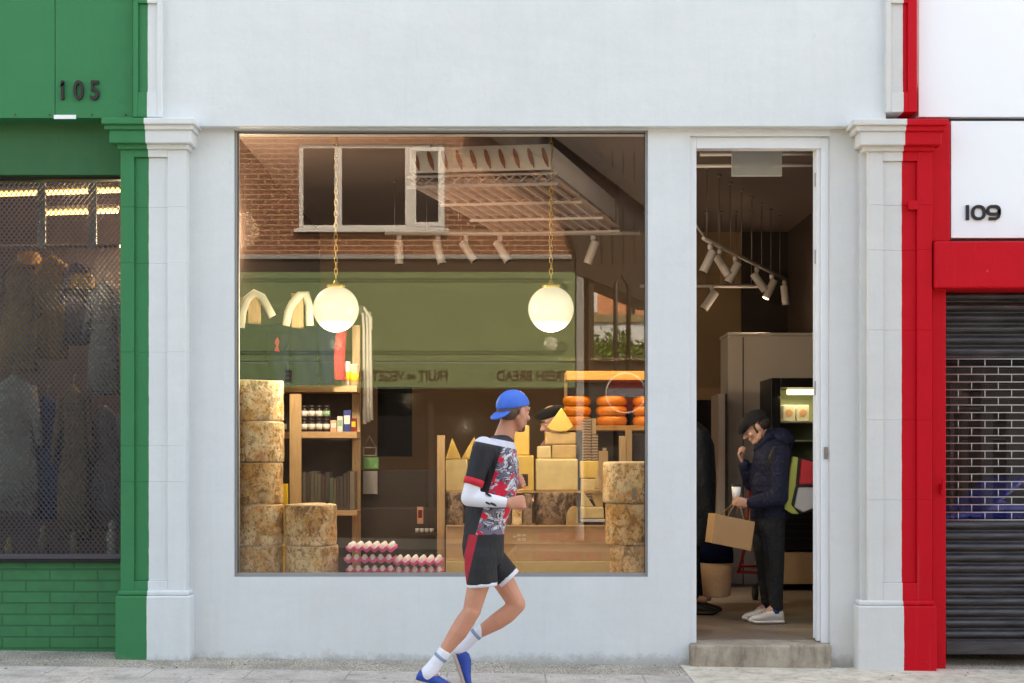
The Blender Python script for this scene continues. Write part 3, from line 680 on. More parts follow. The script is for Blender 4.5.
# partition with fridge alcove
t = thing('partition_wall', 'pale beige boxed partition standing behind the man in the doorway', 'partition', (X(770,4.4), 4.4, FZ)); y = 4.4
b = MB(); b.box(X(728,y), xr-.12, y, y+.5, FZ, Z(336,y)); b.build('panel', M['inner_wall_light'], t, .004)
b = MB(); b.box(X(727,y), xr-.12, y-.03, y+.5, Z(336,y)+.001, Z(333,y)); b.build('top_trim', M['inner_wall_light'], t, .004)
b = MB(); b.box(X(742.5,y), X(743.5,y), y-.006, y, FZ, Z(337,y)); b.build('joint_strip', M['inner_wall'], t)
t = thing('inner_door', 'narrow pale inner door standing ajar beside the dark wall', 'door', (X(722,4.0), 4.0, FZ)); y = 4.0
b = MB(); b.box(X(718.5,y), X(725,y), y, y+.5, FZ, Z(394,y)); b.build('door_leaf', M['inner_wall_light'], t, .003)
b = MB(); b.box(X(725,y), X(727,y), y+.002, y+.1, FZ, Z(394,y)); b.build('edge_seal', M['seal'], t)
y = 5.2; t = thing('glazed_cabinet', 'glazed cabinet of pale packets at the very back left of the doorway', 'cabinet', (X(706,y), y, FZ))
b = MB(); b.box(X(690,y), X(726,y), y, y+.4, FZ, Z(388,y)); b.build('carcass', M['tan_wall'], t, .004)
b = MB(); b.box(X(692,y), X(711,y), y-.012, y, Z(540,y), Z(400,y)); b.build('glass_front', M['dark_glass'], t)
for i in range(9):
    for j in range(2):
        b = MB(); zz = Z(415+i*13,y); b.box(X(711.5+j*5,y), X(715.5+j*5,y), y-.035, y, zz-.09, zz); b.build('packet', M['label_white'] if (i+j) % 2 else M['paper_grey'], t, .003)
# fridge
y = 3.7; t = thing('drinks_fridge', 'black glass-fronted fridge with a lit tube behind the man', 'fridge', (X(795,y), y, FZ))
fx0, fx1 = X(771,y), X(771,y)+.75; fz0, fz1 = Z(540,y), Z(378,y)
b = MB(); b.box(fx0, fx0+.09, y, y+.6, FZ, fz1); b.box(fx1-.06, fx1, y, y+.6, FZ, fz1); b.box(fx0+.09, fx1-.06, y, y+.6, fz1-.09, fz1); b.box(fx0+.09, fx1-.06, y+.5, y+.6, FZ, fz1-.09); b.box(fx0+.09, fx1-.06, y, y+.5, FZ+.38, Z(506,y)); b.build('cabinet', M['black_metal'], t, .006)
b = MB(); b.box(fx0+.09, fx1-.06, y-.0, y+.004, Z(505,y), fz1-.09); b.build('glass_door', M['glass_weak'], t)
b = MB(); b.box(fx0, fx1, y+.01, y+.3, FZ+.06, FZ+.36); b.build('lower_panel', M['card'], t, .004)
b = MB(); b.tube([(fx0+.17, y+.09, Z(391.5,y)), (fx1-.08, y+.09, Z(391.5,y))], .026, n=12); b.build('lamp_tube', M['fridge_light'], t)
b = MB(); b.box(fx0+.092, fx1-.062, y+.49, y+.498, Z(503,y), fz1-.092); b.build('light_tint_panel', mat('fridge_light_tint', (.22, .26, .17), .5), t)  # added sage panel: the greenish light of the interior is put into its colour
l = bpy.data.lights.new('fridge_glow', 'AREA'); l.energy = .8; l.size = .4; l.color = (1, .88, .55); o = bpy.data.objects.new('fridge_glow', l); col.objects.link(o); o.parent = t; o.location = (.05, .15, Z(396,y)-FZ)
for i, pz in enumerate((421, 440, 480)):
    b = MB(); b.box(fx0+.092, fx1-.062, y+.06, y+.5, Z(pz,y)-.012, Z(pz,y)); b.build('shelf', M['upvc'], t)
for i in range(5):
    b = MB(); zz = Z(510+i*7,y); b.box(fx0+.1, fx1-.07, y-.014, y, zz-.018, zz); b.build('vent_slat', M['black_metal'], t, .003)
for i, (a, c, pt, pb) in enumerate(((783, 795, 405, 420.5), (797, 809, 405, 420.5))):
    b = MB(); b.box(X(a,y+.1), X(c,y+.1), y+.1, y+.3, Z(420.9,y)+.003, Z(pt,y+.1)); cart = one(b, 'carton', M['label_white'], ('left' if i == 0 else 'right')+' pale round-labelled carton on the upper fridge shelf', 'carton', (X(a,y+.1), y+.1, Z(421,y)), 'cartons in the fridge', .006)
    b = MB(); b.lathe([(.035, 0), (.035, -.003)], (X((a+c)/2,y+.1), y+.0995, Z(413,y+.1)), axis='Y')
    b.build('round_label', M['label_peach'], cart)
zb_ = Z(440,y)
for i in range(6):
    x = fx0+.2+i*.075; b = MB(); b.lathe([(.028, 0), (.028, .11), (.012, .14), (.012, .165), (0, .165)], (x, y+.15, Z(480,y)+.003))
    one(b, 'bottle', M['mustard'] if i % 2 else M['pale'], 'yellow bottle on the lower shelf of the drinks fridge', 'bottle', (x, y+.15, Z(480,y)+.003), 'bottles in the fridge')
# red trolley and box behind the man
y = 2.6; t = thing('sack_trolley', 'red framed sack trolley on the floor behind the man', 'trolley', (X(750,y), y, FZ))
b = MB(); P = lambda px, py, dy=0: (X(px,y+dy), y+dy, Z(py,y+dy))
b.tube([P(738, 572), P(745, 548), P(750, 480)], .014); b.tube([P(738, 572), P(775, 573)], .014); b.tube([P(745, 548, .25), P(751, 480, .25)], .014); b.tube([P(738, 572), P(741, 566, .3), P(778, 566, .3)], .014)
b.build('frame', M['red_metal'], t)
b = MB(); b.lathe([(.06, -.02), (.06, .02)], (X(760,y), y+.25, FZ+.06), axis='X'); b.build('wheel', M['tyre'], t)
b = MB(); b.box(X(750,y), X(768,y), y+.02, y+.2, Z(552,y), Z(508,y)); b.box(X(751,y), X(766,y), y+.03, y+.2, Z(508,y), Z(494,y), 1); one(b, 'drink_crate', [M['pine_h'], M['mustard']], 'crate with yellow lid carried on the red trolley', 'crate', (X(755,y), y, Z(552,y)), bevel=.005)

# air curtain box and tubes over the door
y = .55; t = thing('hanging_sign', 'small grey panel hanging inside at the top of the doorway', 'sign', (X(756,y), y, Z(150,y)))
b = MB(); b.box(X(732,y), X(782,y), y, y+.03, Z(176,y), Z(149.5,y)); b.build('panel', mat('pale_grey_panel', (.55, .56, .54), .5), t, .003)
for a in (733, 773):
    b = MB(); b.box(X(a,y), X(a+8,y), y-.004, y, Z(167.5,y), Z(165,y)); b.build('tape', M['label_white'], t)
for i, (a, c, py, yy_) in enumerate(((700, 812, 154.5, .8), (696, 812, 166, 1.0))):
    b = MB(); b.tube([(X(a,yy_), yy_, Z(py,yy_)), (X(c,yy_), yy_, Z(py-1,yy_))], .014, n=10); one(b, 'conduit', M['raft'], ('front' if i == 0 else 'rear')+' white conduit running along the ceiling above the doorway', 'pipe', (X(a,yy_), yy_, Z(py,yy_)), 'ceiling conduits')

# track spotlights
def make_spot(lit=False):
    t = thing('track_spotlight', 'white cylinder spotlight', 'spotlight', (0, 0, 0), 'white track spotlights')
    b = MB(); b.tube([(0,0,0), (0,0,-.10)], .016, n=10); b.lathe([(.022, -.02), (.022, .02)], (0,0,-.02)); b.build('stem', M['spot_white'], t)
    return t
def spot(x, y, z, tilt, az, label, lit=False, L=.21, r=.042, energy=0):
    t = make_spot(); t.location = (x, y, z); t['label'] = label
    dirv = Matrix.Rotation(az, 3, 'Z') @ Vector((math.sin(tilt), 0, -math.cos(tilt))); c = Vector((0, 0, -.11)); a = c-dirv*L*.3; e = c+dirv*L*.7
    b = MB(); b.tube([a, a+dirv*.008, e-dirv*.004, e], [r*.9, r, r, r*.96], n=20); b.build('head', M['spot_white'], None).parent = t
    b = MB(); b.tube([e+dirv*.0005, e+dirv*.002], [r*.82, r*.82], n=18); b.build('lens', M['lamp_face'] if lit else M['seal'], None).parent = t
    if energy:
        l = bpy.data.lights.new('spot_beam', 'SPOT'); l.energy = energy; l.color = (1, .85, .74); l.spot_size = R(75); l.spot_blend = .6; l.shadow_soft_size = .04
        o = bpy.data.objects.new('spot_beam', l); col.objects.link(o); o.parent = t; o.location = e+dirv*.02; o.rotation_euler = dirv.to_track_quat('-Z', 'Y').to_euler()
    return t
def track(pts, label, z, xyz):
    t = thing('lighting_track', label, 'lighting track', xyz, 'suspended lighting tracks')
    b = MB(); b.tube([(p[0], p[1], z) for p in pts], .020, n=4); b.build('rail', M['spot_white'], t)
    n = 8; p0, p1 = Vector((*pts[0], z)), Vector((*pts[-1], z))
    for i in range(n):
        b = MB(); q = p0.lerp(p1, (i+.3)/n); b.tube([q, (q.x, q.y, ct)], .0035, n=5)
        b.lathe([(.018, -.02), (.018, 0)], (q.x, q.y, ct), n=10); b.build('suspension_wire', M['steel'], t)
    return t
tz = 3.23
def on(f): return (1.60+1.22*f, 2.3+2.75*f)
track([on(0), on(1)], 'diagonal white lighting track receding inside the doorway', tz, (*on(0), tz))
b = MB(); b.tube([(1.46, 2.2, ct), (1.44, 2.2, 3.6), (1.50, 2.25, 3.38), (1.60, 2.3, 3.25)], .008); one(b, 'power_cable', M['spot_white'], 'white flex looping down to the diagonal track', 'cable', (1.46, 2.2, 3.25))
ords = ['first', 'second', 'third', 'fourth', 'fifth', 'sixth']
for i, (f_, tl) in enumerate(((.07, -.45), (.17, .55), (.34, -.5), (.60, .62), (.80, -.45), (.98, .1))):
    x, y = on(f_); spot(x, y, tz-.02, tl, 0, f'{ords[i]} spotlight from the near end of the diagonal track in the doorway', L=.20, r=.037, lit=(i == 4), energy=14 if i == 4 else 0)
y = 4.6; zz = Z(298,y)+.12
track([(X(640,y), y), (X(762,y), y)], 'lower cross track hung deep behind the doorway', zz, (X(640,y), y, zz))
spot(X(712,y), y, zz, -.6, 0, 'spotlight on the lower cross track deep in the doorway', L=.21, r=.043)
y = 3.0; zz = Z(233,y)
track([(X(385,y), y), (X(640,y), y)], 'cross track behind the shop window above the counter', zz, (X(385,y), y, zz))
for i, (px, tl, en) in enumerate(((399, 0.02, 20), (438, .25, 16), (466, .6, 0), (500, .55, 24), (593, -.35, 30))):
    spot(X(px,y), y, zz-.02, tl, -.3, f'{ords[i]} spotlight from the left on the cross track behind the window', L=.21, r=.038, energy=en)

# suspended light raft
P0 = Vector((-.735, .62, 0)); U = Vector((.99, -.13, 0)).normalized(); V_ = Vector((.62, 2.2, 0)).normalized(); Wd, Ln = 1.02, 2.25
zt_, zb1 = 3.62, 3.33
def rp(u, v, z): q = P0+U*u+V_*v; return (q.x, q.y, z)
t = thing('light_raft', 'suspended white louvred raft with oval holes hanging behind the window', 'light fitting', (P0.x, P0.y, zb1))
b = MB(); n = 10; pw = (Wd-.03)/n
fr_z0, fr_z1 = 3.44, 3.62
def rbox(b, u0, u1, v0, v1, z0, z1, m=0):
    vs = [rp(u0,v0,z0), rp(u1,v0,z0), rp(u1,v1,z0), rp(u0,v1,z0), rp(u0,v0,z1), rp(u1,v0,z1), rp(u1,v1,z1), rp(u0,v1,z1)]
    b.add(vs, [(0,3,2,1),(4,5,6,7),(0,1,5,4),(1,2,6,5),(2,3,7,6),(3,0,4,7)], m)
rbox(b, 0, Wd, 0, .012, fr_z0, fr_z1); rbox(b, 0, .012, .013, Ln, fr_z0, fr_z1); rbox(b, Wd-.012, Wd, .013, Ln, fr_z0, fr_z1); rbox(b, .013, Wd-.013, .013, Ln, fr_z1-.01, fr_z1-.002)
b.build('casing', M['raft'], t)
b = MB(); b2 = MB()
for i in range(n):
    cx_ = .05+i*(Wd-.09)/(n-1); zc = (fr_z0+fr_z1)/2; K = 16; pts = []; p2 = []
    for k in range(K):
        a = 2*math.pi*k/K; uu, zz = .016*math.cos(a), .068*math.sin(a); rot = .28
        u2 = uu*math.cos(rot)-zz*math.sin(rot)*1.; z2 = uu*math.sin(rot)+zz*math.cos(rot)
        pts.append(Vector(rp(cx_+u2, -.002, zc+z2))); p2.append(Vector(rp(cx_+u2, -.010, zc+z2)))
    b.add(pts+p2, [tuple(range(K, 2*K))]+[(k, (k+1)%K, K+(k+1)%K, K+k) for k in range(K)])
    q0 = rp(cx_+.02, -.004, fr_z0+.022); b2.ell(q0, (.006, .006, .006), 0, 8, 6)
b.build('oval_hole_discs', M['raft_hole'], t); b2.build('rivets', M['seal'], t)  # unlit brown discs on the casing stand for the dark oval slot holes
b = MB()
for v in (0.0, .75, 1.5, 2.2):
    rbox(b, -.02, Wd+.05, v, v+.02, zb1, zb1+.018); rbox(b, -.02, Wd+.05, v, v+.02, zb1+.075, zb1+.09) if v == 0 else None
for i in range(11):
    u0 = .0+i*(Wd)/10.5
    rbox(b, u0, u0+.012, .022, Ln, zb1+.02, zb1+.05)
    b.tube([rp(u0, .012, zb1+.015), rp(u0+.08, .012, zb1+.08)], .007, n=5); b.tube([rp(u0+.08, .016, zb1+.015), rp(u0, .016, zb1+.08)], .005, n=5)
    for v in (.75, 1.5): b.tube([rp(u0, v, zb1+.015), rp(u0+.08, v+.1, zb1+.08)], .007, n=5)
b.build('louvre_grid', M['raft_grid'], t)
b = MB(); rbox(b, -.01, Wd+.04, .03, Ln, zb1+.052, zb1+.056); b.build('diffuser_sheet', mat('milky_diffuser', (.30, .225, .205), .5), t)
for (uu, v) in ((.13, .1), (.98, .1), (.13, 2.0), (.98, 2.0)):
    b = MB(); b.tube([rp(uu, v, fr_z1), rp(uu, v, ct)], .003, n=6); b.lathe([(.012, 0), (.012, .04)], rp(uu, v, fr_z1), n=8); b.build('hanging_wire', M['steel'], t)

# globe pendants
def pendant(px, y, label):
    x, z = X(px,y), Z(309,y); r = 22.8*(CY+y)/F
    t = thing('globe_pendant', label, 'pendant lamp', (x, y, z), 'globe pendants in the shop window')
    b = MB(); b.ell((x, y, z), (r, r, r), 0, 40, 24); b.build('glass_globe', M['globe'], t)
    b = MB(); b.lathe([(.052, r-.012), (.060, r-.004), (.058, r+.006), (.028, r+.012), (.014, r+.03), (.010, r+.045), (0, r+.045)], (x, y, z), n=28)
    for k in range(10):
        a = 2*math.pi*k/10; b.ell((x+.058*math.cos(a), y+.058*math.sin(a), z+r+.002), (.007, .007, .007), 0, 8, 6)
    b.build('brass_collar', M['brass'], t)
    b = MB(); zc = z+r+.045; i = 0; h = .041
    while zc < ct-.03:
        K = 10; pts = []
        for k in range(K+1):
            a = 2*math.pi*k/K; uu = .011*math.cos(a); zz = .025*math.sin(a); pts.append((x+(uu if i % 2 else 0), y+(0 if i % 2 else uu), zc+.018+zz))
        b.tube(pts, .0036, n=6); zc += h; i += 1
    b.build('brass_chain', M['brass'], t)
    b = MB(); K = 14; b.tube([(x+.012*math.sin(k*1.3), y+.01*math.cos(k*1.1), z+r+.04+(ct-z-r-.04)*k/K) for k in range(K+1)], .003, n=5); b.build('flex', M['steel'], t)
    b = MB(); b.lathe([(.055, -.02), (.055, 0)], (x, y, ct)); b.build('ceiling_rose', M['brass'], t)
    l = bpy.data.lights.new('globe_light', 'POINT'); l.energy = 8; l.color = (1, .90, .76); l.shadow_soft_size = r*1.02
    o = bpy.data.objects.new('globe_light', l); col.objects.link(o); o.parent = t; o.location = (0, 0, -r-.08)
    l.shadow_soft_size = .05
    return t
pendant(336, .5, 'left globe pendant hanging in front of the canvas bags'); pendant(551, .5, 'right globe pendant hanging in front of the louvred raft')

# window bench
BZ = .50
b = MB(); b.box(xl+.1, X(655,.5), .205, 1.5, BZ-.04, BZ); b.box(xl+.1, X(655,.5), .22, .24, FZ, BZ-.04); b.box(xl+.1, X(655,.5), 1.46, 1.48, FZ, BZ-.04)
one(b, 'window_bench', M['pine_h'], 'low wooden display bench running along inside the window', 'bench', (xl+.1, .205, FZ), bevel=.003)
# big cheese wheels
def wheel_mb(r, h, jit):
    b = MB(); n = 48; secs = []
    rnd = random.Random(jit); prof = [(.0, 0), (.955, 0), (.99, .02), (1, .06), (1.008, .3), (.992, .55), (1.005, .8), (1, .95), (.985, .985), (.95, 1), (0, 1)]
    ph = rnd.random()*6
    for q, f_ in prof:
        rr_ = max(q*r, 1e-4); secs.append(((0, 0, f_*h), (rr_, 0, 0), (0, rr_, 0)))
    b.loft(secs, 0, n)
    for i, p in enumerate(b.v):
        a = math.atan2(p.y, p.x); k = 1+.006*math.sin(3*a+ph)+.004*math.sin(7*a+2*ph+p.z*20); b.v[i] = Vector((p.x*k, p.y*k, p.z+.004*math.sin(2*a+ph)*(1 if p.z > h*.5 else 0)))
    for i, f in enumerate(b.f):
        if sum(b.v[j].z for j in f)/len(f) > h*.97: b.m[i] = 1
    return b
names = ['top', 'second', 'third', 'fourth', 'bottom']
def stack(px, y, r, zs, labels, grp, wob):
    for i, (z0, z1) in enumerate(zs):
        b = wheel_mb(r[i], z1-z0-.003, px+i); o = b.build('whole_cheese', [M['rind'], M['cloth_top']]); o.location = (X(px,y)+wob[i], y, z0); o['_o'] = tuple(o.location); o.rotation_euler.z = i*1.7
        tag(o, labels[i], 'cheese', grp)
yy = .42
zs = [(Z(c,yy) if i < 4 else BZ, Z(a,yy)) for i, (a, c) in enumerate(((380.5, 421.5), (421.5, 462), (462, 503.5), (503.5, 544.5), (544.5, 585)))]
stack(259, yy, [.172]*5, zs, [f'{n} wheel of the tall cheese stack at the left of the window' for n in names], 'tall stack of cheese wheels', (0, .004, -.003, .0, -.006))
stack(311, yy, [.182, .184], [(Z(544.5,yy), Z(503.5,yy)), (BZ, Z(544.5,yy))], ['upper wheel of the two-high cheese stack beside the tall stack', 'lower wheel of the two-high cheese stack beside the tall stack'], 'two-high stack of cheese wheels', (0, .008))
stack(630, yy, [.19, .185, .165], [(Z(502.5,yy), Z(461.5,yy)), (Z(543.5,yy), Z(502.5,yy)), (BZ, Z(543.5,yy))], [f'{n} wheel of the three-high cheese stack at the right of the window' for n in ('top', 'middle', 'bottom')], 'three-high stack of cheese wheels', (0, .012, .022))
b = MB(); b.prism([(0, 0), (.028, 0), (.028, .045), (.014, .058), (0, .045)], -.002, 0); o = b.build('rind_tag', M['label_peach']); o.location = (X(259,.24), .243, Z(459,.24)); tag(o, 'pink paper tag stuck on the second wheel of the tall cheese stack', 'tag')
b = MB(); b.prism([(0, 0), (.03, 0), (.03, .08), (0, .08)], -.002, 0); o = b.build('rind_tag', M['paper_grey']); o.location = (X(632,.22), .225, Z(500,.22)); tag(o, 'grey paper tag stuck on the top wheel of the three-high stack', 'tag')
b = MB(); b.lathe([(.012, 0), (.012, .03), (.005, .035), (.005, .1), (0, .1)], (0, 0, 0), n=12); o = b.build('cheese_knife', M['black']); o.location = (X(327,.4), .4, Z(503.5,yy)+.001); tag(o, 'small black handled tool standing on the two-high cheese stack', 'tool')

# egg trays
def tray_mb(nx, ny, p=.056):
    b = MB(); k = 6; W_, D_ = nx*k, ny*k; vs = []
    for j in range(D_+1):
        for i in range(W_+1):
            x, y = i*p/k, j*p/k
            zc = -.5*(math.cos(2*math.pi*x/p)*.5+.5+math.cos(2*math.pi*y/p)*.5+.5)
            z = .027+.040*(math.cos(2*math.pi*x/p)+math.cos(2*math.pi*y/p))/4
            vs.append((x-nx*p/2, y-ny*p/2, max(.002, z)))
    fs = [(j*(W_+1)+i, j*(W_+1)+i+1, (j+1)*(W_+1)+i+1, (j+1)*(W_+1)+i) for j in range(D_) for i in range(W_)]
    b.add(vs, fs, 0, True); return b
EGG = None
def egg_stack(px, y, nt_, nx, ny, name, wob):
    global EGG
    sp = .078 if nt_ == 4 else .068
    for k in range(nt_):
        b = tray_mb(nx, ny); o = b.build('egg_tray', M['pink']); sm = o.modifiers.new('s', 'SOLIDIFY'); sm.thickness = .006
        pos_ = 'top' if k == nt_-1 else ('bottom' if k == 0 else ('middle' if nt_ == 3 else ('lower middle' if k == 1 else 'upper middle')))
        tag(o, f'{pos_} pink pulp tray of the {name} egg stack', 'egg tray', f'egg trays in the {name} stack')
        o.location = (X(px,y)+wob[k], y, BZ+.001+k*sp); o.rotation_euler.z = wob[k]*3
        for j in range(ny):
            if k < nt_-1 and j > 0: continue
            for i in range(nx):
                if EGG is None:
                    bb = MB(); bb.ell((0,0,0), (.0205, .0205, .027), 0, 16, 12)
                    for q, pp in enumerate(bb.v):
                        if pp.z > 0: bb.v[q] = Vector((pp.x*(1-pp.z*4), pp.y*(1-pp.z*4), pp.z*1.06))
                    e = EGG = bb.build('egg', M['egg'])
                else: e = EGG.copy(); col.objects.link(e)
                c, s_ = math.cos(wob[k]*3), math.sin(wob[k]*3); lx, ly = (i+.5)*.056-nx*.028, (j+.5)*.056-ny*.028
                e.location = (o.location.x+c*lx-s_*ly, y+s_*lx+c*ly, o.location.z+.041)
                e.rotation_euler = (random.uniform(-.1, .1), random.uniform(-.1, .1), random.random()*6)
                tag(e, f'white egg in the {pos_} tray of the {name} egg stack', 'egg', f'eggs in the {pos_} tray of the {name} stack')
egg_stack(371.5, .40, 4, 6, 5, 'taller', (0, .004, -.006, .003)); egg_stack(419, .42, 3, 6, 5, 'shorter', (0, .006, -.002))

# ---- counter display (behind the runner)
y = .95
t = thing('cheese_counter', 'wooden cheese counter with a tan boarded front and one upright post', 'counter', (X(525,y), y, BZ))
b = MB(); b.box(X(437.5,y), X(445,y), y-.05, y, BZ, Z(435.5,y)); b.build('post', M['pine'], t, .003)
b = MB(); b.box(X(446,y), X(606,y), y, y+.45, Z(491.5,y)-.012, Z(491.5,y)); b.build('shelf', M['pine_h'], t, .002)
yf = .80
b = MB(); b.box(X(446,yf), X(612,yf), yf, yf+.02, Z(561,yf), Z(526.5,yf)); b.box(X(446,yf), X(612,yf), yf-.012, yf+.01, Z(527,yf)+.002, Z(525,yf)); b.box(X(446,yf), X(612,yf), yf-.006, yf-.001, Z(543.8,yf), Z(543,yf)); b.box(X(532.5,yf), X(533.5,yf), yf-.006, yf-.001, Z(560,yf), Z(544,yf)); b.build('front_board', M['card'], t, .002)
b = MB(); b.box(X(446,yf), X(612,yf), yf-.03, yf, BZ, Z(561.3,yf)); b.build('bottom_board', mat('straw_board', (.56, .46, .22), .8, vs=20), t, .003)
b = MB(); rn = random.Random(3)
for row, n_, hh in ((534, 7, 5), (539.5, 8, 4), (556, 7, 6)):
    for i in range(n_):
        a = 540+i*9.2+rn.uniform(-1, 1); c = a+rn.uniform(5, 8)
        if c < 605: b.box(X(a,yf), X(c,yf), yf-.002, yf-.0005, Z(row+hh/2,yf), Z(row-hh/2,yf))
b.build('faded_print', M['card_pink'], t)
b = MB()
for (a, c, d_, e_) in ((517, 521, 534, 536.5), (522, 526, 534, 536.5), (517.5, 521, 538, 541), (522, 526, 538, 541), (513, 516, 536, 537.5)): b.box(X(a,yf), X(c,yf), yf-.002, yf-.0005, Z(e_,yf), Z(d_,yf))
b.build('pale_mark', M['card_white'], t)
ysf = Z(491.5,y)
def block(a, c, d_, e_, yy, m, label, dep=.16, name='cheese_block', bev=.008, grp='cut cheeses on the counter', jit=.004):
    x0, x1, z0, z1 = X(a,yy), X(c,yy), Z(e_,yy), Z(d_,yy); rn = random.Random(int(a*7+d_)); b = MB(); b.box(x0, x1, yy, yy+dep, z0, z1)
    for i in range(8):
        if b.v[i].z > (z0+z1)/2: b.v[i] += Vector((rn.uniform(-jit, jit), 0, rn.uniform(-jit, jit)))
    return one(b, name, m, label, 'cheese', (x0, yy, z0), grp, bev, seg=3) if False else _blk(b, name, m, label, (x0, yy, z0), grp, bev)
def _blk(b, name, m, label, loc, grp, bev): return one(b, name, m, label, 'cheese', loc, grp, bev)
def wedge(pts, yy, dep, m, label, name='cheese_wedge'):
    P_ = [(X(a,yy), Z(c,yy)) for a, c in pts]; b = MB(); b.prism(P_, yy, yy+dep); x0 = min(p[0] for p in P_); z0 = min(p[1] for p in P_)
    return one(b, name, m, label, 'cheese', (x0, yy, z0), 'cut cheeses on the counter', .006)
y2 = 1.0
block(446, 468, 459.5, 491.3, y2, M['pale'], 'pale square cheese block beside the wooden post')
block(469.5, 513, 459.5, 491.3, y2, M['yellow'], 'yellow cheese block partly hidden behind the runner')
wedge([(445.5, 459.2), (452, 438), (461, 459.2)], y2, .10, M['yellow'], 'pointed yellow wedge nearest the wooden post')
wedge([(461, 459.2), (474, 437), (479, 448), (478, 459.2)], y2, .10, M['yellow'], 'leaning yellow wedge behind the runner shoulder')
block(514, 534, 455.5, 491.3, y2-.02, M['yellow'], 'upright yellow cheese half with a small dark label')
b = MB(); b.box(X(521,y2-.03), X(528,y2-.03), y2-.026, y2-.0225, Z(486,y2-.02), Z(474,y2-.02)); one(b, 'cheese_label', M['letter_brown'], 'small dark label stuck on the upright yellow cheese', 'label', (X(521,y2-.02), y2-.026, Z(486,y2-.02)))
block(514, 529.5, 425, 455.3, y2+.05, M['yellow'], 'tall amber cheese half standing beside the runner face')
block(536, 578, 458.5, 491.3, y2-.03, M['pale'], 'large cloth-wrapped pale cheese block at the middle of the counter', .3, bev=.014)
block(537, 551, 446, 458.3, y2, M['pale'], 'small pale cheese cube on the cloth-wrapped block')
block(551.5, 576, 444.5, 458.3, y2+.02, M['tan_cheese'], 'tan cheese slab right of the small pale cube')
block(545, 576, 432, 444.3, y2+.02, M['tan_cheese'], 'flat tan cheese slab under the big triangular wedge')
wedge([(547, 427.5), (561.5, 407.5), (573.5, 426.5), (567, 431.3), (560, 431.8), (552, 430.8)], y2+.0, .1, M['yellow'], 'big triangular yellow wedge standing at the top of the pile')
block(580.5, 598.5, 461, 478.5, y2-.03, M['yellow'], 'bright yellow block beside the three-high cheese stack')
block(581.5, 601, 479, 491.3, y2-.03, M['pale'], 'pale cheese slab under the bright yellow block')
wedge([(594, 489), (597, 468.5), (600, 480), (601, 489)], y2-.08, .02, M['tan_cheese'], 'thin sliver of tan cheese in front of the pale slab')
# lower row on bench
yl = .9
def half_wheel(px0, px1, d_, e_, m, label):
    x0, x1, z0, z1 = X(px0,yl), X(px1,yl), Z(e_,yl), Z(d_,yl); r = (x1-x0)/2; b = MB(); b.lathe([(r*.92, 0), (r, .02), (r*1.01, (z1-z0)*.5), (r, z1-z0-.02), (r*.94, z1-z0)], ((x0+x1)/2, yl+r*.9, z0), n=40); return one(b, 'whole_cheese', m, label, 'cheese', ((x0+x1)/2, yl+r*.9, z0), 'dark rinded wheels on the counter')
t2z = Z(526.5,yl)
half_wheel(446, 463, 492.5, 526, M['rind_dark'], 'small dark rinded wheel nearest the wooden post')
half_wheel(464, 500, 492.5, 526, M['rind_dark'], 'dark rinded wheel hidden behind the runner arm')
block(502, 511, 493, 525.5, yl+.02, M['rind_dark'], 'narrow mottled cheese piece left of the grey one', .1, name='cheese_piece'); block(512, 522, 496, 525.5, yl+.02, M['rind'], 'narrow pale mottled cheese piece below the runner fist', .1, name='cheese_piece'); block(523, 532, 494, 525.5, yl+.03, M['rind_dark'], 'narrow dark cheese piece beside the big dark wheel', .1, name='cheese_piece')
half_wheel(534.5, 579, 492.5, 526, M['rind_dark'], 'biggest dark rinded wheel at the middle of the counter')
wedge([(566, 526), (567, 514), (570, 508), (575, 506), (578, 508), (578, 526)], yl-.06, .05, M['tan_cheese'], 'small round-backed cheese end leaning on the biggest dark wheel')
wedge([(581, 507), (582, 489.5), (594, 507)], yl-.02, .08, M['pale'], 'pale triangular wedge near the three-high stack')
wedge([(590, 493), (603, 491), (603, 507), (596, 507)], yl+.07, .08, M['tan_cheese'], 'tan wedge behind the pale triangular one')
block(581, 604, 507, 518.5, yl-.03, M['pale'], 'low pale slab under the pale triangular wedge')
b = MB(); b.box(X(581,yl-.04), X(605,yl-.04), yl-.04, yl+.15, Z(522,yl-.04), Z(519.2,yl-.04)); b.box(X(583,yl-.04), X(603,yl-.04), yl-.035, yl+.14, Z(526,yl-.04), Z(522,yl-.04), 1); one(b, 'serving_tray', [M['upvc'], M['black']], 'dark tray with a white rim under the low pale slab', 'tray', (X(581,yl), yl-.04, Z(526,yl)), bevel=.003)
b = MB(); b.box(X(446,yl), X(606,yl), yl-.05, yl+.55, Z(526.6,yl)-.03, Z(526.6,yl)); tag(b.build('lower_shelf', M['pine_h'], t, .002)) if t else None

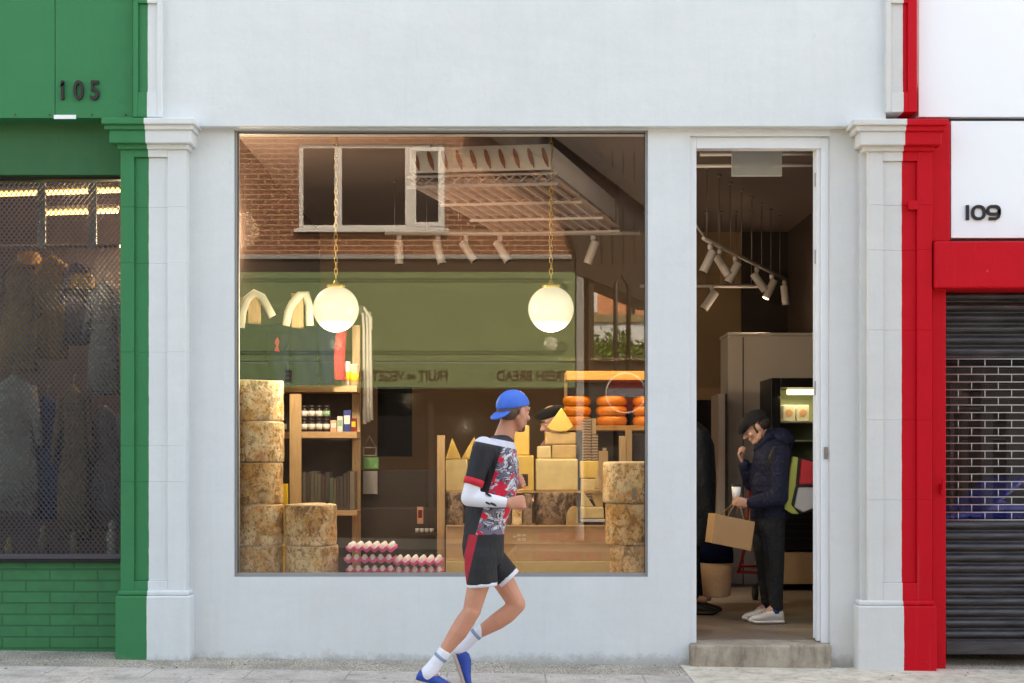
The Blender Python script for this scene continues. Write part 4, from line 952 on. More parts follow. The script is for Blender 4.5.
# cracker stacks and boards on the back shelf
ybk = 1.75
def carton(a, c, d_, e_, yy, m, label, dep=.12, name='cracker_box', bev=.003):
    b = MB(); b.box(X(a,yy), X(c,yy), yy, yy+dep, Z(e_,yy), Z(d_,yy)); one(b, name, m, label, 'packet', (X(a,yy), yy, Z(e_,yy)), 'packets behind the counter', bev)
def stackmat():
    tt = NT('stacked_crispbread'); p = tt.sep(tt.tc.outputs['Object']); wv = tt.n.new('ShaderNodeTexWave'); wv.bands_direction = 'Z'; wv.inputs['Scale'].default_value = 14; wv.inputs['Distortion'].default_value = 3
    tt.l.new(tt.tc.outputs['Object'], wv.inputs['Vector']); tt.col(tt.ramp(wv.outputs['Fac'], [(.2, (.16, .09, .05)), (.6, (.42, .29, .19))])); tt.bump(wv.outputs['Fac'], .6, .01); return tt.m
M['crisp'] = stackmat()
carton(583, 591, 418, 500, ybk, M['crisp'], 'tallest stack of crispbread behind the counter'); carton(591.5, 596, 418.5, 434, ybk+.02, M['pine'], 'small wooden block by the tallest crispbread stack')
carton(591.5, 598, 434.3, 500, ybk, M['crisp'], 'middle stack of crispbread behind the counter'); carton(598.5, 608, 451, 500, ybk, M['kraft'], 'low brown packet right of the crispbread stacks')
carton(603, 606.5, 448, 451, ybk, M['kraft'], 'tiny brown packet on the low brown one')
carton(620, 626, 436, 500, ybk, M['pine'], 'upright pine board above the three-high cheese stack', name='board'); carton(626.5, 632, 430, 500, ybk-.03, M['kraft'], 'taller brown board above the three-high cheese stack', name='board'); carton(633, 645, 434, 500, ybk+.1, M['dark_wood'], 'dark board at the far right behind the counter', name='board')

# orange wheels on the wall shelf
ys_ = 2.3
t = thing('cheese_shelf', 'amber wooden shelf unit carrying the orange cheese wheels', 'shelf', (X(590,ys_), ys_, Z(430,ys_)))
xe = X(650,ys_)+.3
for py, d_ in ((425.5, 5), (371, 9)):
    b = MB(); b.box(X(566,ys_), xe, ys_, ys_+.4, Z(py+d_,ys_), Z(py,ys_)); b.build('plank', M['pine_amber'], t, .004)
b = MB(); b.box(X(566,ys_), X(569,ys_), ys_+.36, ys_+.4, FZ, Z(371,ys_)); b.build('upright', M['pine'], t)
b = MB(); b.box(X(566,ys_), xe, ys_+.39, ys_+.4, Z(520,ys_), Z(380,ys_)); b.build('back_board', M['dark_wood'], t)
def ow(px, k, r, label):
    h = .083; b = MB(); b.lathe([(0, 0), (r*.80, 0), (r*.95, .015), (r, h*.5), (r*.95, h-.015), (r*.80, h-.002), (0, h)], (0,0,0), n=36); o = b.build('orange_cheese', M['orange']); o.location = (X(px,ys_), ys_+.17, Z(425.5,ys_)+.001+k*(h+.001)); tag(o, label, 'cheese', 'orange waxed cheese wheels on the shelf')
for k, n_ in enumerate(('bottom', 'middle', 'top')):
    ow(578, k, .122, f'{n_} orange wheel of the left pile on the amber shelf'); ow(613, k, .135, f'{n_} orange wheel of the centre pile on the amber shelf'); ow(649, k, .125, f'{n_} orange wheel of the right pile on the amber shelf')
l = bpy.data.lights.new('shelf_light', 'AREA'); l.energy = 1.1; l.size = .9; l.size_y = .06; l.shape = 'RECTANGLE'; l.color = (1, .66, .32)
o = bpy.data.objects.new('shelf_light', l); col.objects.link(o); o.parent = t; o.location = Vector((X(610,ys_), ys_-.10, Z(360,ys_)))-Vector(t.location); o.rotation_euler = (R(-20), 0, 0)

# left shelf unit
ya = 1.0
t = thing('shelf_unit', 'pine shelf unit of jars behind the left cheese stacks', 'shelf', (X(320,ya), ya, FZ))
for (a, c, yy_, pt) in ((289.5, 300.5, ya, 394), (352, 360, ya+.35, 325), (237, 247, ya+.1, 297)):
    b = MB(); b.box(X(a,yy_), X(c,yy_), yy_, yy_+.06, FZ, Z(pt,yy_)); b.build('upright', M['pine'], t, .003)
for (a, c, pt, th) in ((238, 356, 431.5, 6.5), (238, 356, 385, 6.5), (300, 356, 511, 5)):
    b = MB(); b.box(X(a,ya), X(c,ya), ya+.065, ya+.34, Z(pt+th,ya), Z(pt,ya)); b.build('shelf_board', M['pine_h'], t, .003)
b = MB(); b.box(X(238,ya), X(352,ya+.4), ya+.42, ya+.44, FZ, Z(385,ya)); b.build('back_panel', M['inner_dark'], t)
def jar(px, zrow, yy, label, lab):
    tt = thing('jar', label, 'jar', (X(px,yy), yy, zrow), 'dark jars on the pine shelf')
    b = MB(); b.lathe([(0, 0), (.024, 0), (.027, .008), (.027, .072), (.021, .082), (0, .083)], (X(px,yy), yy, zrow), n=18); b.build('jar_glass', M['jar_dark'], tt)
    b = MB(); b.lathe([(.0275, .018), (.0277, .058)], (X(px,yy), yy, zrow), n=18); b.build('paper_label', lab, tt)
    b = MB(); b.lathe([(.024, .083), (.024, .098), (0, .098)], (X(px,yy), yy, zrow), n=18); b.build('lid', M['jar_lid'], tt)
zsh = Z(431.5,ya)+.001; yj = ya+.12
for i, px in enumerate((304, 311.5, 319, 326.5)):
    jar(px, zsh, yj, f'{ords[i]} white-labelled jar from the left in the lower jar row', M['label_white'])
    jar(px, zsh+.0985, yj, f'{ords[i]} jar from the left stacked in the upper jar row', M['label_white'] if i < 3 else M['green_box'])
for i, px in enumerate((283, 275)):
    jar(px, zsh, yj, ('right' if i == 0 else 'left')+' of the two jars between the cheese stack and the pine upright', M['label_white'])
def pack(px, w_, h_, m, label, yy=yj-.03, zr=zsh, band=None):
    b = MB(); x0 = X(px-w_/2,yy); x1 = X(px+w_/2,yy); b.box(x0, x1, yy, yy+.06, zr, zr+h_)
    if band: b.box(x0+.004, x1-.004, yy-.0015, yy, zr+h_*.35, zr+h_*.75, 1)
    one(b, 'packet', [m, band] if band else m, label, 'packet', (x0, yy, zr), 'packets on the pine shelf', .003)
pack(333.5, 6, .085, M['label_peach'], 'peach packet right of the jars on the pine shelf', band=M['label_white'])
pack(340, 5.5, .115, M['label_white'], 'tall pale packet between the peach and blue packs', band=M['green_box'])
pack(347, 7, .16, M['label_blue'], 'blue printed pack with a pale motif on the pine shelf', yj-.05, band=M['label_white'])
pack(353.5, 5, .10, M['redcloth'], 'red and gold pack beside the blue one', yj-.03, band=M['mustard'])
zt2 = Z(385,ya)+.001
def tin(px, h_, m, label, yy=ya+.1):
    tt = thing('tin', label, 'tin', (X(px,yy), yy, zt2), 'tins on top of the pine shelf'); b = MB(); b.lathe([(0, 0), (.033, 0), (.033, h_), (0, h_)], (X(px,yy), yy, zt2), n=22); b.build('tin_body', m, tt)
    b = MB(); b.lathe([(.0335, h_*.2), (.0335, h_*.6)], (X(px,yy), yy, zt2), n=22); b.build('tin_band', M['mustard'], tt)
    b = MB(); b.lathe([(.034, h_), (.034, h_+.01), (0, h_+.01)], (X(px,yy), yy, zt2), n=22); b.build('tin_lid', M['upvc'], tt)
tin(346, .17, M['label_white'], 'white tin with a yellow band on the top shelf board'); tin(354.5, .15, M['label_peach'], 'reddish tin with a yellow band on the top shelf board')
b = MB(); rn = random.Random(5); x = X(302,ya+.1)
k = 0
while x < X(351,ya+.1):
    w_ = rn.uniform(.018, .035); hh = rn.uniform(.24, .30); c = rn.choice([(.10, .075, .055), (.05, .035, .03), (.16, .12, .09), (.08, .09, .06)])
    b = MB(); b.box(x, x+w_-.002, ya+.12, ya+.32, Z(511,ya)+.001, Z(511,ya)+hh); one(b, 'book', mat('book_spine', c, .7), f'{["wide","slim","tall","faded","dark","brown","dull","worn","olive","narrow"][k%10]} spine {"nearer the pine upright" if x < X(326,ya) else "nearer the right end"} on the lowest shelf board', 'book', (x, ya+.12, Z(511,ya)+.001), 'upright books on the lowest shelf', .002); x += w_; k += 1
b = MB(); b.box(X(281,.9), X(287,.9), .9, .96, BZ, Z(484,.9)); one(b, 'carton', M['mustard'], 'bright yellow carton between the tall stack and the pine upright', 'carton', (X(281,.9), .9, BZ), bevel=.003)
# peg rail with bags
yp = .98
t = thing('bag_rail', 'wooden peg rail on which the cream handled bags hang', 'rail', (X(270,yp+.05), yp+.05, Z(300,yp)))
b = MB(); b.box(X(247.5,yp), X(260,yp), yp+.02, yp+.05, Z(326,yp), Z(297,yp)); b.build('peg_block', M['pine'], t, .003)
b = MB(); b.box(X(291,yp), X(303,yp), yp+.02, yp+.05, Z(330,yp), Z(293,yp)); b.build('peg_block', M['pine'], t, .003)
b = MB(); b.box(X(237,yp), X(362,yp), yp+.08, yp+.1, Z(312,yp), Z(304,yp)); b.build('rail', M['dark_wood'], t, .003)
def tote(pxs, pys, hx, hy, hp, label, motif=None, body=M['navy_cloth'], handle=M['canvas'], yy=yp, hw=.058):
    x0, x1, z0, z1 = X(pxs[0],yy), X(pxs[1],yy), Z(pys[1],yy), Z(pys[0],yy); cx_ = (x0+x1)/2
    tt = thing('tote_bag', label, 'bag', (cx_, yy, z0), 'bags hanging from the peg rail'); b = MB(); n = 10; m_ = 8; vs = []
    for side in (-1, 1):
        for j in range(m_+1):
            for i in range(n+1):
                u_, v_ = i/n, j/m_; sag = .02*math.sin(math.pi*u_)*(v_**3)
                vs.append((x0+(x1-x0)*u_+.008*math.sin(v_*5+u_*3), yy+side*.035*math.sin(math.pi*u_)*(1-v_*.5)+.008*math.sin(u_*11+v_*4), z0+(z1-z0)*v_-sag))
    fs = []; N = (n+1)*(m_+1)
    for sd in (0, 1):
        for j in range(m_):
            for i in range(n):
                a = sd*N+j*(n+1)+i; q = (a, a+1, a+n+2, a+n+1); fs.append(q if sd == 0 else q[::-1])
    b.add(vs, fs, 0, True); b.build('bag_body', body, tt)
    b = MB(); pts = [Vector((X(a,yy-.01), yy-.02-.0*i, Z(c,yy))) for i, (a, c) in enumerate(hp)]
    L = len(pts); vs = []; 
    for i, p in enumerate(pts):
        tg = (pts[min(i+1, L-1)]-pts[max(0, i-1)]).normalized(); nn = Vector((-tg.z, 0, tg.x))*hw/2; yo = .02*math.sin(math.pi*i/(L-1))
        for q, dy in ((nn, 0), (nn*.4, -.006), (-nn*.4, -.004), (-nn, .004)): vs.append(p+q+Vector((0, yo+dy, 0)))
    fs = [(4*i+k, 4*i+k+1, 4*i+k+5, 4*i+k+4) for i in range(L-1) for k in range(3)]
    b.add(vs, fs, 0, True); o = b.build('handle', handle, tt); sm = o.modifiers.new('s', 'SOLIDIFY'); sm.thickness = .004; sm.offset = 0
    if motif:
        b = MB(); b.prism([(X(a,yy-.04), Z(c,yy-.04)) for a, c in motif], yy-.046, yy-.043); b.build('red_motif', M['redcloth'], tt)
    return tt
tote((237.5, 288), (322, 384), 0, 0, [(241, 328), (242.5, 312), (247, 299), (254, 293), (262, 297), (268, 308), (273, 317)], 'wide navy tote with cream handles nearest the window edge')
tote((267, 289), (333, 383), 0, 0, [(284, 350), (290, 343), (292, 333)], 'small navy bag with a red motif hanging over the wide tote', motif=[(275.5, 340), (278, 337), (279.5, 342), (278, 347), (280, 352), (274.5, 351), (276.5, 346), (275, 343)], yy=yp-.12, handle=M['navy_cloth'], hw=.012)
tote((287, 318), (326, 385), 0, 0, [(286, 326), (288.5, 312), (292, 304), (300, 295), (306, 294), (309, 306), (310, 326)], 'middle navy tote with cream handles below the wooden peg')
tote((316.5, 335), (324, 384), 0, 0, [(316, 318), (318, 322), (320, 326)], 'narrow navy bag hanging behind the left globe', yy=yp-.03, handle=M['navy_cloth'], hw=.02)
tote((329, 346), (322, 380), 0, 0, [(340, 322), (343, 330), (342, 342), (338, 348)], 'red printed cloth bag right of the navy bags', body=M['redcloth'], handle=M['redcloth'], yy=yp+.02)
b = MB(); yy = 1.3; 
for i, px in enumerate((364, 367.5, 370.5)): b.tube([(X(px-1,yy), yy, Z(312,yy)), (X(px,yy), yy-.01, Z(330,yy)), (X(px+.5,yy), yy, Z(424-i*2,yy))], [.012, .011, .017], n=6)
b.tube([(X(361,yy), yy, Z(312,yy)), (X(364,yy), yy-.02, Z(308,yy)), (X(371,yy), yy-.01, Z(318,yy)), (X(371,yy), yy-.01, Z(330,yy))], .012, n=6)
one(b, 'hanging_apron', M['greycloth'], 'grey linen apron strings hanging on the right of the pine unit', 'apron', (X(366,yy), yy, Z(424,yy)))
# wall pieces
def card(a, c, d_, e_, yy, m, label, cat, name, dep=.012):
    b = MB(); b.box(X(a,yy), X(c,yy), yy, yy+dep, Z(e_,yy), Z(d_,yy)); return one(b, name, m, label, cat, (X(a,yy), yy, Z(e_,yy)), bevel=.002)
card(377.5, 412, 386.5, 456.5, 1.6, mat('matt_blackboard', (.002, .002, .002), .9, spec=.05), 'large blank black board hanging between jars and counter', 'board', 'black_board', .02)
tt = thing('hanging_sign', 'tiny framed sign hanging on a string above the green card', 'sign', (X(370,1.6), 1.6, Z(455,1.6)))
b = MB(); yy = 1.6
for a, c, d_, e_ in ((363, 376.5, 447, 448), (363, 376.5, 455, 456), (363, 364, 448, 455), (375.5, 376.5, 448, 455)): b.box(X(a,yy), X(c,yy), yy, yy+.01, Z(e_,yy), Z(d_,yy))
b.build('sign_frame', M['paper_grey'], tt); b = MB(); b.tube([(X(364,yy), yy, Z(447,yy)), (X(369.5,yy), yy, Z(436,yy)), (X(375.5,yy), yy, Z(447,yy))], .0025, n=5); b.build('string', M['paper_grey'], tt)
card(363.5, 378.5, 457.5, 469, 1.6, M['greencard'], 'small green card on the wall below the tiny framed sign', 'card', 'green_card')
card(363, 377.5, 471, 494, 1.6, M['paper_grey'], 'grey paper sheet on the wall under the green card', 'paper', 'paper_sheet')
card(361, 470, 470, 600, 1.65, M['inner_dark'], 'dark brown panel closing the space below the black board', 'panel', 'dark_panel', .03)
yy = 1.45
b = MB(); b.box(X(414,yy), X(436,yy), yy, yy+.15, Z(533,yy)-.015, Z(533,yy)); b.box(X(414,yy), X(436,yy), yy, yy+.15, Z(553,yy)-.015, Z(553,yy)); one(b, 'low_shelf', M['dark_wood'], 'low dark shelf left of the counter post above the short egg stack', 'shelf', (X(414,yy), yy, Z(553,yy)))
for i in range(4):
    b = MB(); b.lathe([(0, 0), (.017, 0), (.017, .032), (0, .034)], (0,0,0), n=14); o = b.build('small_jar', M['label_white']); o.location = (X(417+i*4.8,yy), yy+.05, Z(533,yy)+.001); tag(o, 'small pale jar in the row on the low dark shelf', 'jar', 'small jars on the low shelf')
b = MB(); b.box(X(417,yy), X(423,yy), yy+.02, yy+.06, Z(520,yy)-.03, Z(507,yy)); b.box(X(418,yy), X(422,yy), yy+.019, yy+.02, Z(518,yy), Z(510,yy), 1); one(b, 'packet', [M['label_peach'], M['redcloth']], 'peach and red packet above the small jar row', 'packet', (X(417,yy), yy+.02, Z(524,yy)))

# ------------------------------------------------------------ across the road (mirrored by the shop glass)
YO = -14.
def shift(t): return t
ob = thing('shop_building', 'brown brick shop with a sage green fascia across the road, reflected in the window', 'building', (-2, YO, 0))
b = MB()
wx = [(297.5, 445)]; a0, a1 = RX(297.5), RX(445); z0, z1 = RZ(228), RZ(142)
b.box(-9, a0, YO-.3, YO, RZ(272), 7.4); b.box(a1, RX(588), YO-.3, YO, RZ(272), 7.4); b.box(a0, a1, YO-.3, YO, RZ(272), z0); b.box(a0, a1, YO-.3, YO, z1, 7.4)
b.box(RX(588)-.3, RX(588), YO-6, YO-.3, 0, 7.4)
b.build('wall', M['brick_red'], ob)
wn = MB(); yf = YO-.06; fw = .06
def fr(b, x0, x1, z0, z1, w_, y0, y1):
    b.box(x0, x1, y0, y1, z0, z0+w_); b.box(x0, x1, y0, y1, z1-w_, z1); b.box(x0, x0+w_, y0, y1, z0+w_, z1-w_); b.box(x1-w_, x1, y0, y1, z0+w_, z1-w_)
fr(wn, a0, a1, z0, z1, .07, YO-.12, YO-.04)
for px in (337, 408): wn.box(RX(px)-.06, RX(px)+.06, YO-.12, YO-.035, z0+.07, z1-.07)
fr(wn, RX(410)+.02, a1-.05, z0+.05, z1-.05, .07, YO-.10, YO-.03)
wo_ = wn.build('window', M['upvc'], ob, .005)
b = MB(); b.box(a0+.07, a1-.07, YO-.115, YO-.105, z0+.07, z1-.07); b.build('pane', M['dark_glass'], wo_)
b = MB(); b.box(a0-.06, a1+.06, YO-.1, YO+.08, z0-.06, z0); b.build('sill', M['upvc'], wo_, .004)
b = MB(); b.box(a0-.06, a1+.06, YO-.31, YO-.30, z0, z1); b.build('room_back', M['inner_dark'], ob)
b = MB(); b.box(-9, RX(572), YO-.0, YO+.10, RZ(259), RZ(254.5)); b.build('gutter', M['grey_metal'], ob, .01)
b = MB(); b.box(-9, RX(575), YO+.0, YO+.06, RZ(272), RZ(259.5)); b.build('dark_board', M['dark_wood'], ob)
b = MB(); b.box(-9, RX(575), YO+.0, YO+.12, RZ(361.5), RZ(272.3)); b.build('fascia_board', M['sage'], ob, .006)
b = MB(); b.box(-9, RX(575), YO+.0, YO+.20, RZ(388), RZ(363)); b.build('lettering_board', M['sage_dark'], ob, .006)
b = MB()
for py in (279, 281.5, 351.5, 354): b.box(-8.6, RX(563), YO+.121, YO+.125, RZ(py)-.008, RZ(py)+.008)
for (cx_, cz_, sx, sz) in ((RX(566), RZ(283), 1, -1), (RX(566), RZ(352), 1, 1)):
    for q in (.16, .10): b.tube([(cx_-q*1.2*math.cos(k*.7)*math.exp(-k*.25)-.05, YO+.125, cz_+sz*q*(.4+math.sin(k*.7)*math.exp(-k*.2))) for k in range(9)], .008, n=5)
b.build('painted_rule', M['letter_rule'], ob)
text('FRESH BREAD', .24, M['letter_brown'], RX(532), YO+.201, RZ(381), ob, 'lettering', .006, .004, 1, 'back', width=70*.0166)
text('FRUIT', .24, M['letter_brown'], RX(433.5), YO+.201, RZ(381), ob, 'lettering', .006, .004, 1, 'back', width=29*.0166)
text('AND', .11, M['letter_brown'], RX(412), YO+.201, RZ(379), ob, 'lettering', .006, .006, 1, 'back', width=9*.0166)
text('VEGETABLES', .24, M['letter_brown'], RX(374), YO+.201, RZ(381), ob, 'lettering', .006, .004, 1, 'back', width=62*.0166)
text('E', .24, M['letter_brown'], RX(290), YO+.201, RZ(381), ob, 'lettering', .006, .010, .98, 'back')
b = MB(); b.box(RX(576), RX(584), YO, YO+.12, .0, RZ(262)); b.build('downpipe', M['grey_metal'], ob, .02)
b = MB(); b.box(-9, RX(575), YO-.28, YO-.02, -.1, .55); b.box(-9, RX(575), YO-.28, YO-.0, RZ(392), RZ(388.3))
for i in range(9):
    x = -8.9+i*1.25; b.box(x, x+.09, YO-.2, YO-.02, .55, RZ(392))
b.build('shop_front', M['dark_wood'], ob, .008)
b = MB(); b.box(-9, RX(575), YO-.15, YO-.14, .55, RZ(392)); b.build('shop_window', M['dark_glass'], ob)
b = MB(); b.box(-9, RX(588)-.31, YO-5.8, YO-.32, 7.2, 7.4); b.build('roof', M['grey_metal'], ob)
# dark canopy building to the right in the mirror
cb = thing('timber_shed', 'dark timber building with a sloping roof edge beyond the brick shop, reflected at top right', 'building', (3.2, YO, 0))
pts = [(RX(575)+.02, 7.1), (9, 7.1), (9, RZ(330)), (RX(645), RZ(302)), (RX(592), RZ(280)), (RX(575)+.02, RZ(274))]
b = MB(); b.prism(pts, YO-1.2, YO+.14); b.build('upper_boards', M['dark_wood'], cb)
b = MB(); p0 = Vector((RX(462), YO+.5, RZ(118))); p1 = Vector((RX(672), YO+.5, RZ(236)))
dz = Vector((0, 0, .22))
for k in range(7):
    a = Vector((RX(470)+.0*k, YO+.14+.11*k, RZ(122)-.0)); 
b.prism([(RX(545), RZ(120)), (RX(545), RZ(134)), (RX(650), RZ(214)), (RX(650), RZ(198))], YO+.142, YO+.30)
b.prism([(RX(470), RZ(116)), (RX(470), RZ(126)), (RX(575), RZ(200)), (RX(575), RZ(186))], YO+.142, YO+.34)
for k in range(9): b.box(RX(590+k*11), RX(592+k*11), YO+.142, YO+.17, RZ(262-k*0), RZ(150))
b.build('roof_edge', M['dark_wood'], cb, .01)
b = MB(); b.prism([(RX(468), 7.3), (RX(468), RZ(126)), (RX(545), RZ(158)), (RX(578), RZ(262)), (RX(578), 7.3)], YO+.002, YO+.12); b.build('side_cladding', M['dark_wood'], cb, .004)
b = MB(); b.box(RX(588)+.01, RX(594), YO-.5, YO+.1, 0, RZ(278)); b.box(RX(594), 9, YO-.3, YO, 0, RZ(361)); b.box(RX(588)+.02, 9, YO-.35, YO+.06, RZ(361)+.002, RZ(358)); b.build('lower_wall', M['dark_wood'], cb, .008)
# garden behind
y = -26.
b = MB(); b.box(RX(580,y), 12, y-.3, y, 0, RZ(322,y)); one(b, 'garden_wall', mat('grey_rendered_wall', (.55, .56, .60), .8), 'grey rendered garden wall beyond the road, reflected at the right of the window', 'wall', (5, y, 0))
b = MB(); b.box(RX(576,y), 12.2, y-.34, y+.06, RZ(322,y)+.002, RZ(314,y)); one(b, 'wall_coping', mat('mossy_coping', (.22, .17, .09), .85), 'brown mossy coping capping the grey garden wall', 'coping', (5, y, RZ(322,y)))
y = -30.
hb = thing('brick_house', 'orange brick house sunlit far beyond the road, reflected at the right of the window', 'house', (6, y, 0))
b = MB(); b.box(RX(575,y), 14, y-4, y, 0, RZ(170,y)); b.build('wall', M['brick_orange'], hb)
b = MB(); b.box(RX(593,y), RX(597.5,y), y, y+.06, RZ(312,y), RZ(285,y)); b.build('window_frame', M['upvc'], hb)
b = MB(); b.box(RX(632,y), RX(635,y), y, y+.12, 0, RZ(200,y)); b.build('downpipe', M['black_metal'], hb)
def bush(x, y, z, r, label, m):
    t = thing('garden_plant', label, 'plant', (x, y, z), 'plants along the garden wall'); rn = random.Random(int(x*100)); b = MB(); s = MB()
    for i in range(260):
        d = Vector((rn.gauss(0, 1), rn.gauss(0, 1), rn.gauss(0, 1))).normalized()*rn.random()**.4*r*(1+.3*math.sin(i)); c = Vector((x, y, z+r))+Vector((d.x, d.y*.6, d.z*1.1))
        u_ = Vector((rn.gauss(0,1), rn.gauss(0,1), rn.gauss(0,1))).normalized(); v_ = u_.orthogonal().normalized(); L = rn.uniform(.05, .10)
        b.add([c-u_*L, c+v_*L*.45, c+u_*L, c-v_*L*.45], [(0,1,2,3)])
    for i in range(6): s.tube([(x, y, z), (x+rn.uniform(-r, r)*.7, y, z+r*1.6)], .012, n=5)
    b.build('foliage', m, t); s.build('stem', M['dark_wood'], t)
yg = -25.
b = MB(); b.box(RX(580,yg), 12, yg-.6, yg+.5, 0, RZ(364,yg)); one(b, 'planting_bed', M['kerb'], 'raised planting bed behind the dark wall across the road', 'planter', (5, yg, 0))
zz = RZ(364,yg)
for i, (px, r, lab) in enumerate(((596, .38, 'leafy shrub nearest the brick shop in the raised bed'), (606, .30, 'second shrub in the raised bed, next to the leafy one'), (622, .42, 'taller shrub behind the twin sign poles'), (640, .26, 'pale green low plant at the far end of the bed'))):
    bush(RX(px,yg), yg, zz, r, lab, M['leaf_pale'] if i in (0, 3) else M['leaf'])
# bus stop
y = -12.
bs_ = thing('bus_stop', 'round bus stop sign on twin dark poles across the road, seen reflected', 'bus stop', (RX(621,y), y, 0))
b = MB(); b.tube([(RX(616,y), y, 0), (RX(616,y), y, RZ(282,y)), (RX(622,y), y, RZ(274,y)), (RX(629,y), y, RZ(284,y)), (RX(629,y), y, 0)], .035, n=8); b.build('pole', M['black_metal'], bs_)
b = MB(); cx_, cz_ = RX(626,y), RZ(393,y); K = 40; b.tube([(cx_+.30*math.cos(2*math.pi*k/K), y+.05, cz_+.30*math.sin(2*math.pi*k/K)) for k in range(K+1)], .014, n=6); b.build('rim', M['upvc'], bs_)
b = MB(); b.lathe([(.29, 0), (.29, .03)], (cx_, y+.03, cz_), axis='Y', n=40); dsc = b.build('disc', mat('dark_red_disc', (.12, .01, .01), .4), bs_)
b = MB(); b.box(cx_-.27, cx_+.27, y+.061, y+.068, cz_-.06, cz_+.07); b.build('bar', mat('grey_blue_bar', (.14, .13, .17), .4), bs_)
# parked blue car
def make_car():
    cx_, cy_ = 7.6, -10.2
    t = thing('parked_car', 'blue car parked on the far side, mirrored behind the grille of 109', 'car', (cx_, cy_, -.15)); g0 = -.15-.11
    b = MB(); prof = [(-2.1, .30), (-2.12, .62), (-1.95, .80), (-1.1, .92), (-.55, 1.36), (.75, 1.42), (1.5, 1.0), (2.0, .92), (2.1, .60), (2.08, .30)]
    n = len(prof); secs = []
    for k, (yo, sc_) in enumerate(((-.86, .93), (-.80, 1.), (.80, 1.), (.86, .93))):
        secs.append([(cx_+x*(.985 if k in (0, 3) else 1), cy_+yo*(1 if z < .95 else .82), g0+(z if z < .95 else .95+(z-.95)*(.97 if k in (0, 3) else 1))) for x, z in prof])
    vs = [p for s_ in secs for p in s_]; fs = [tuple(range(n)), tuple(range(4*n-1, 3*n-1, -1))]
    for k in range(3):
        for i in range(n): fs.append((k*n+i, (k+1)*n+i, (k+1)*n+(i+1)%n, k*n+(i+1)%n))
    b.add(vs, fs); b.build('body', M['car_blue'], t, .03)
    for sd in (-1, 1):
        b = MB(); P_ = [(-.98, .97), (-.52, 1.31), (.10, 1.34), (.10, .98)]; yq = cy_+sd*.79
        b.prism([(cx_+a, g0+c) for a, c in P_], min(yq, yq+sd*.02), max(yq, yq+sd*.02)); b.prism([(cx_+a, g0+c) for a, c in ((.17, .98), (.17, 1.34), (.72, 1.36), (1.30, 1.02))], min(yq, yq+sd*.02), max(yq, yq+sd*.02)); b.build('side_window', M['dark_glass'], t)
        for wx_ in (-1.32, 1.32):
            b = MB(); b.lathe([(.20, -.1), (.32, -.1), (.33, -.06), (.33, .06), (.32, .1), (.20, .1)], (cx_+wx_, cy_+sd*.80, g0+.33), axis='Y', n=28); wh = b.build('wheel', M['tyre'], t)
            b = MB(); b.lathe([(.20, -.105), (.18, -.09), (.05, -.11), (0, -.11)], (cx_+wx_, cy_+sd*.80, g0+.33), axis='Y', n=20); b.lathe([(.20, .105), (.18, .09), (.05, .11), (0, .11)], (cx_+wx_, cy_+sd*.80, g0+.33), axis='Y', n=20); q = b.build('rim', M['steel'], t)
        b = MB(); b.ell((cx_-2.02, cy_+sd*.6, g0+.70), (.10, .16, .07)); b.build('headlight', M['upvc'], t)
make_car()

# ------------------------------------------------------------ people
def xf(b, i0, Mx):
    for i in range(i0, len(b.v)): b.v[i] = Mx @ b.v[i]
def add_head(b, Mx, neck_to=None, nose=1.):
    i0 = len(b.v)
    b.ell((-.012, 0, .035), (.098, .076, .088)); b.ell((.028, 0, -.03), (.062, .058, .088)); b.ell((.062, 0, -.097), (.026, .028, .022))
    for s_ in (-1, 1):
        b.limb([(-.012, s_*.060, -.045), (.02, s_*.052, -.085), (.055, s_*.018, -.102)], [.022, .020, .018])
        b.ell((-.006, s_*.082, -.012), (.020, .011, .033)); b.ell((.058, s_*.036, -.035), (.026, .022, .024)); b.ell((.070, s_*.032, .018), (.016, .026, .010))
    b.limb([(.084, 0, .010), (.100, 0, -.014), (.112, 0, -.034)], [.009, .011, .014]); b.ell((.096, .010, -.038), (.012, .009, .008)); b.ell((.096, -.010, -.038), (.012, .009, .008))
    b.ell((.084, 0, -.062), (.013, .023, .007)); b.ell((.082, 0, -.074), (.013, .020, .008)); b.ell((.075, 0, .008), (.014, .045, .018))
    xf(b, i0, Mx)
def add_hand(b, wrist, d, n, curls, sc_=1., thumb=(.5, .8, .35), flip=1):
    d = Vector(d).normalized(); n = Vector(n); n = (n-d*n.dot(d)).normalized(); s_ = d.cross(n)*flip; w_ = Vector(wrist)
    L = .088*sc_; secs = []
    for f_, hw, th in ((-.15, .024, .018), (.15, .030, .016), (.6, .039, .015), (.95, .040, .012), (1.02, .036, .009)): secs.append((w_+d*L*f_, s_*hw*sc_, n*th*sc_))
    b.loft(secs, 0, 14)
    for i, (fl, off) in enumerate(((.92, .030), (1.03, .010), (.96, -.010), (.76, -.029))):
        p = w_+d*L*.95+s_*off*sc_; ang = 0; pts = [p-d*.02, p]; c = curls[i] if isinstance(curls, (list, tuple)) else curls
        for k, seg in enumerate((.042, .027, .021)):
            ang += c*(.8, 1.0, .7)[k]; dd = d*math.cos(ang)+n*math.sin(ang); p = p+dd*seg*fl*sc_; pts.append(p)
        b.limb(pts, [.0095*sc_, .0095*sc_, .009*sc_, .008*sc_, .0068*sc_])
    p = w_+d*L*.22+s_*.024*sc_; t1 = (d*thumb[0]+s_*thumb[1]+n*thumb[2]).normalized(); q = p+t1*.042*sc_; t2 = (d*.8+s_*.15+n*.5).normalized()
    b.limb([p, q, q+t2*.030*sc_, q+t2*.030*sc_+(t2+n*.4).normalized()*.022*sc_], [.015*sc_, .012*sc_, .0105*sc_, .008*sc_])
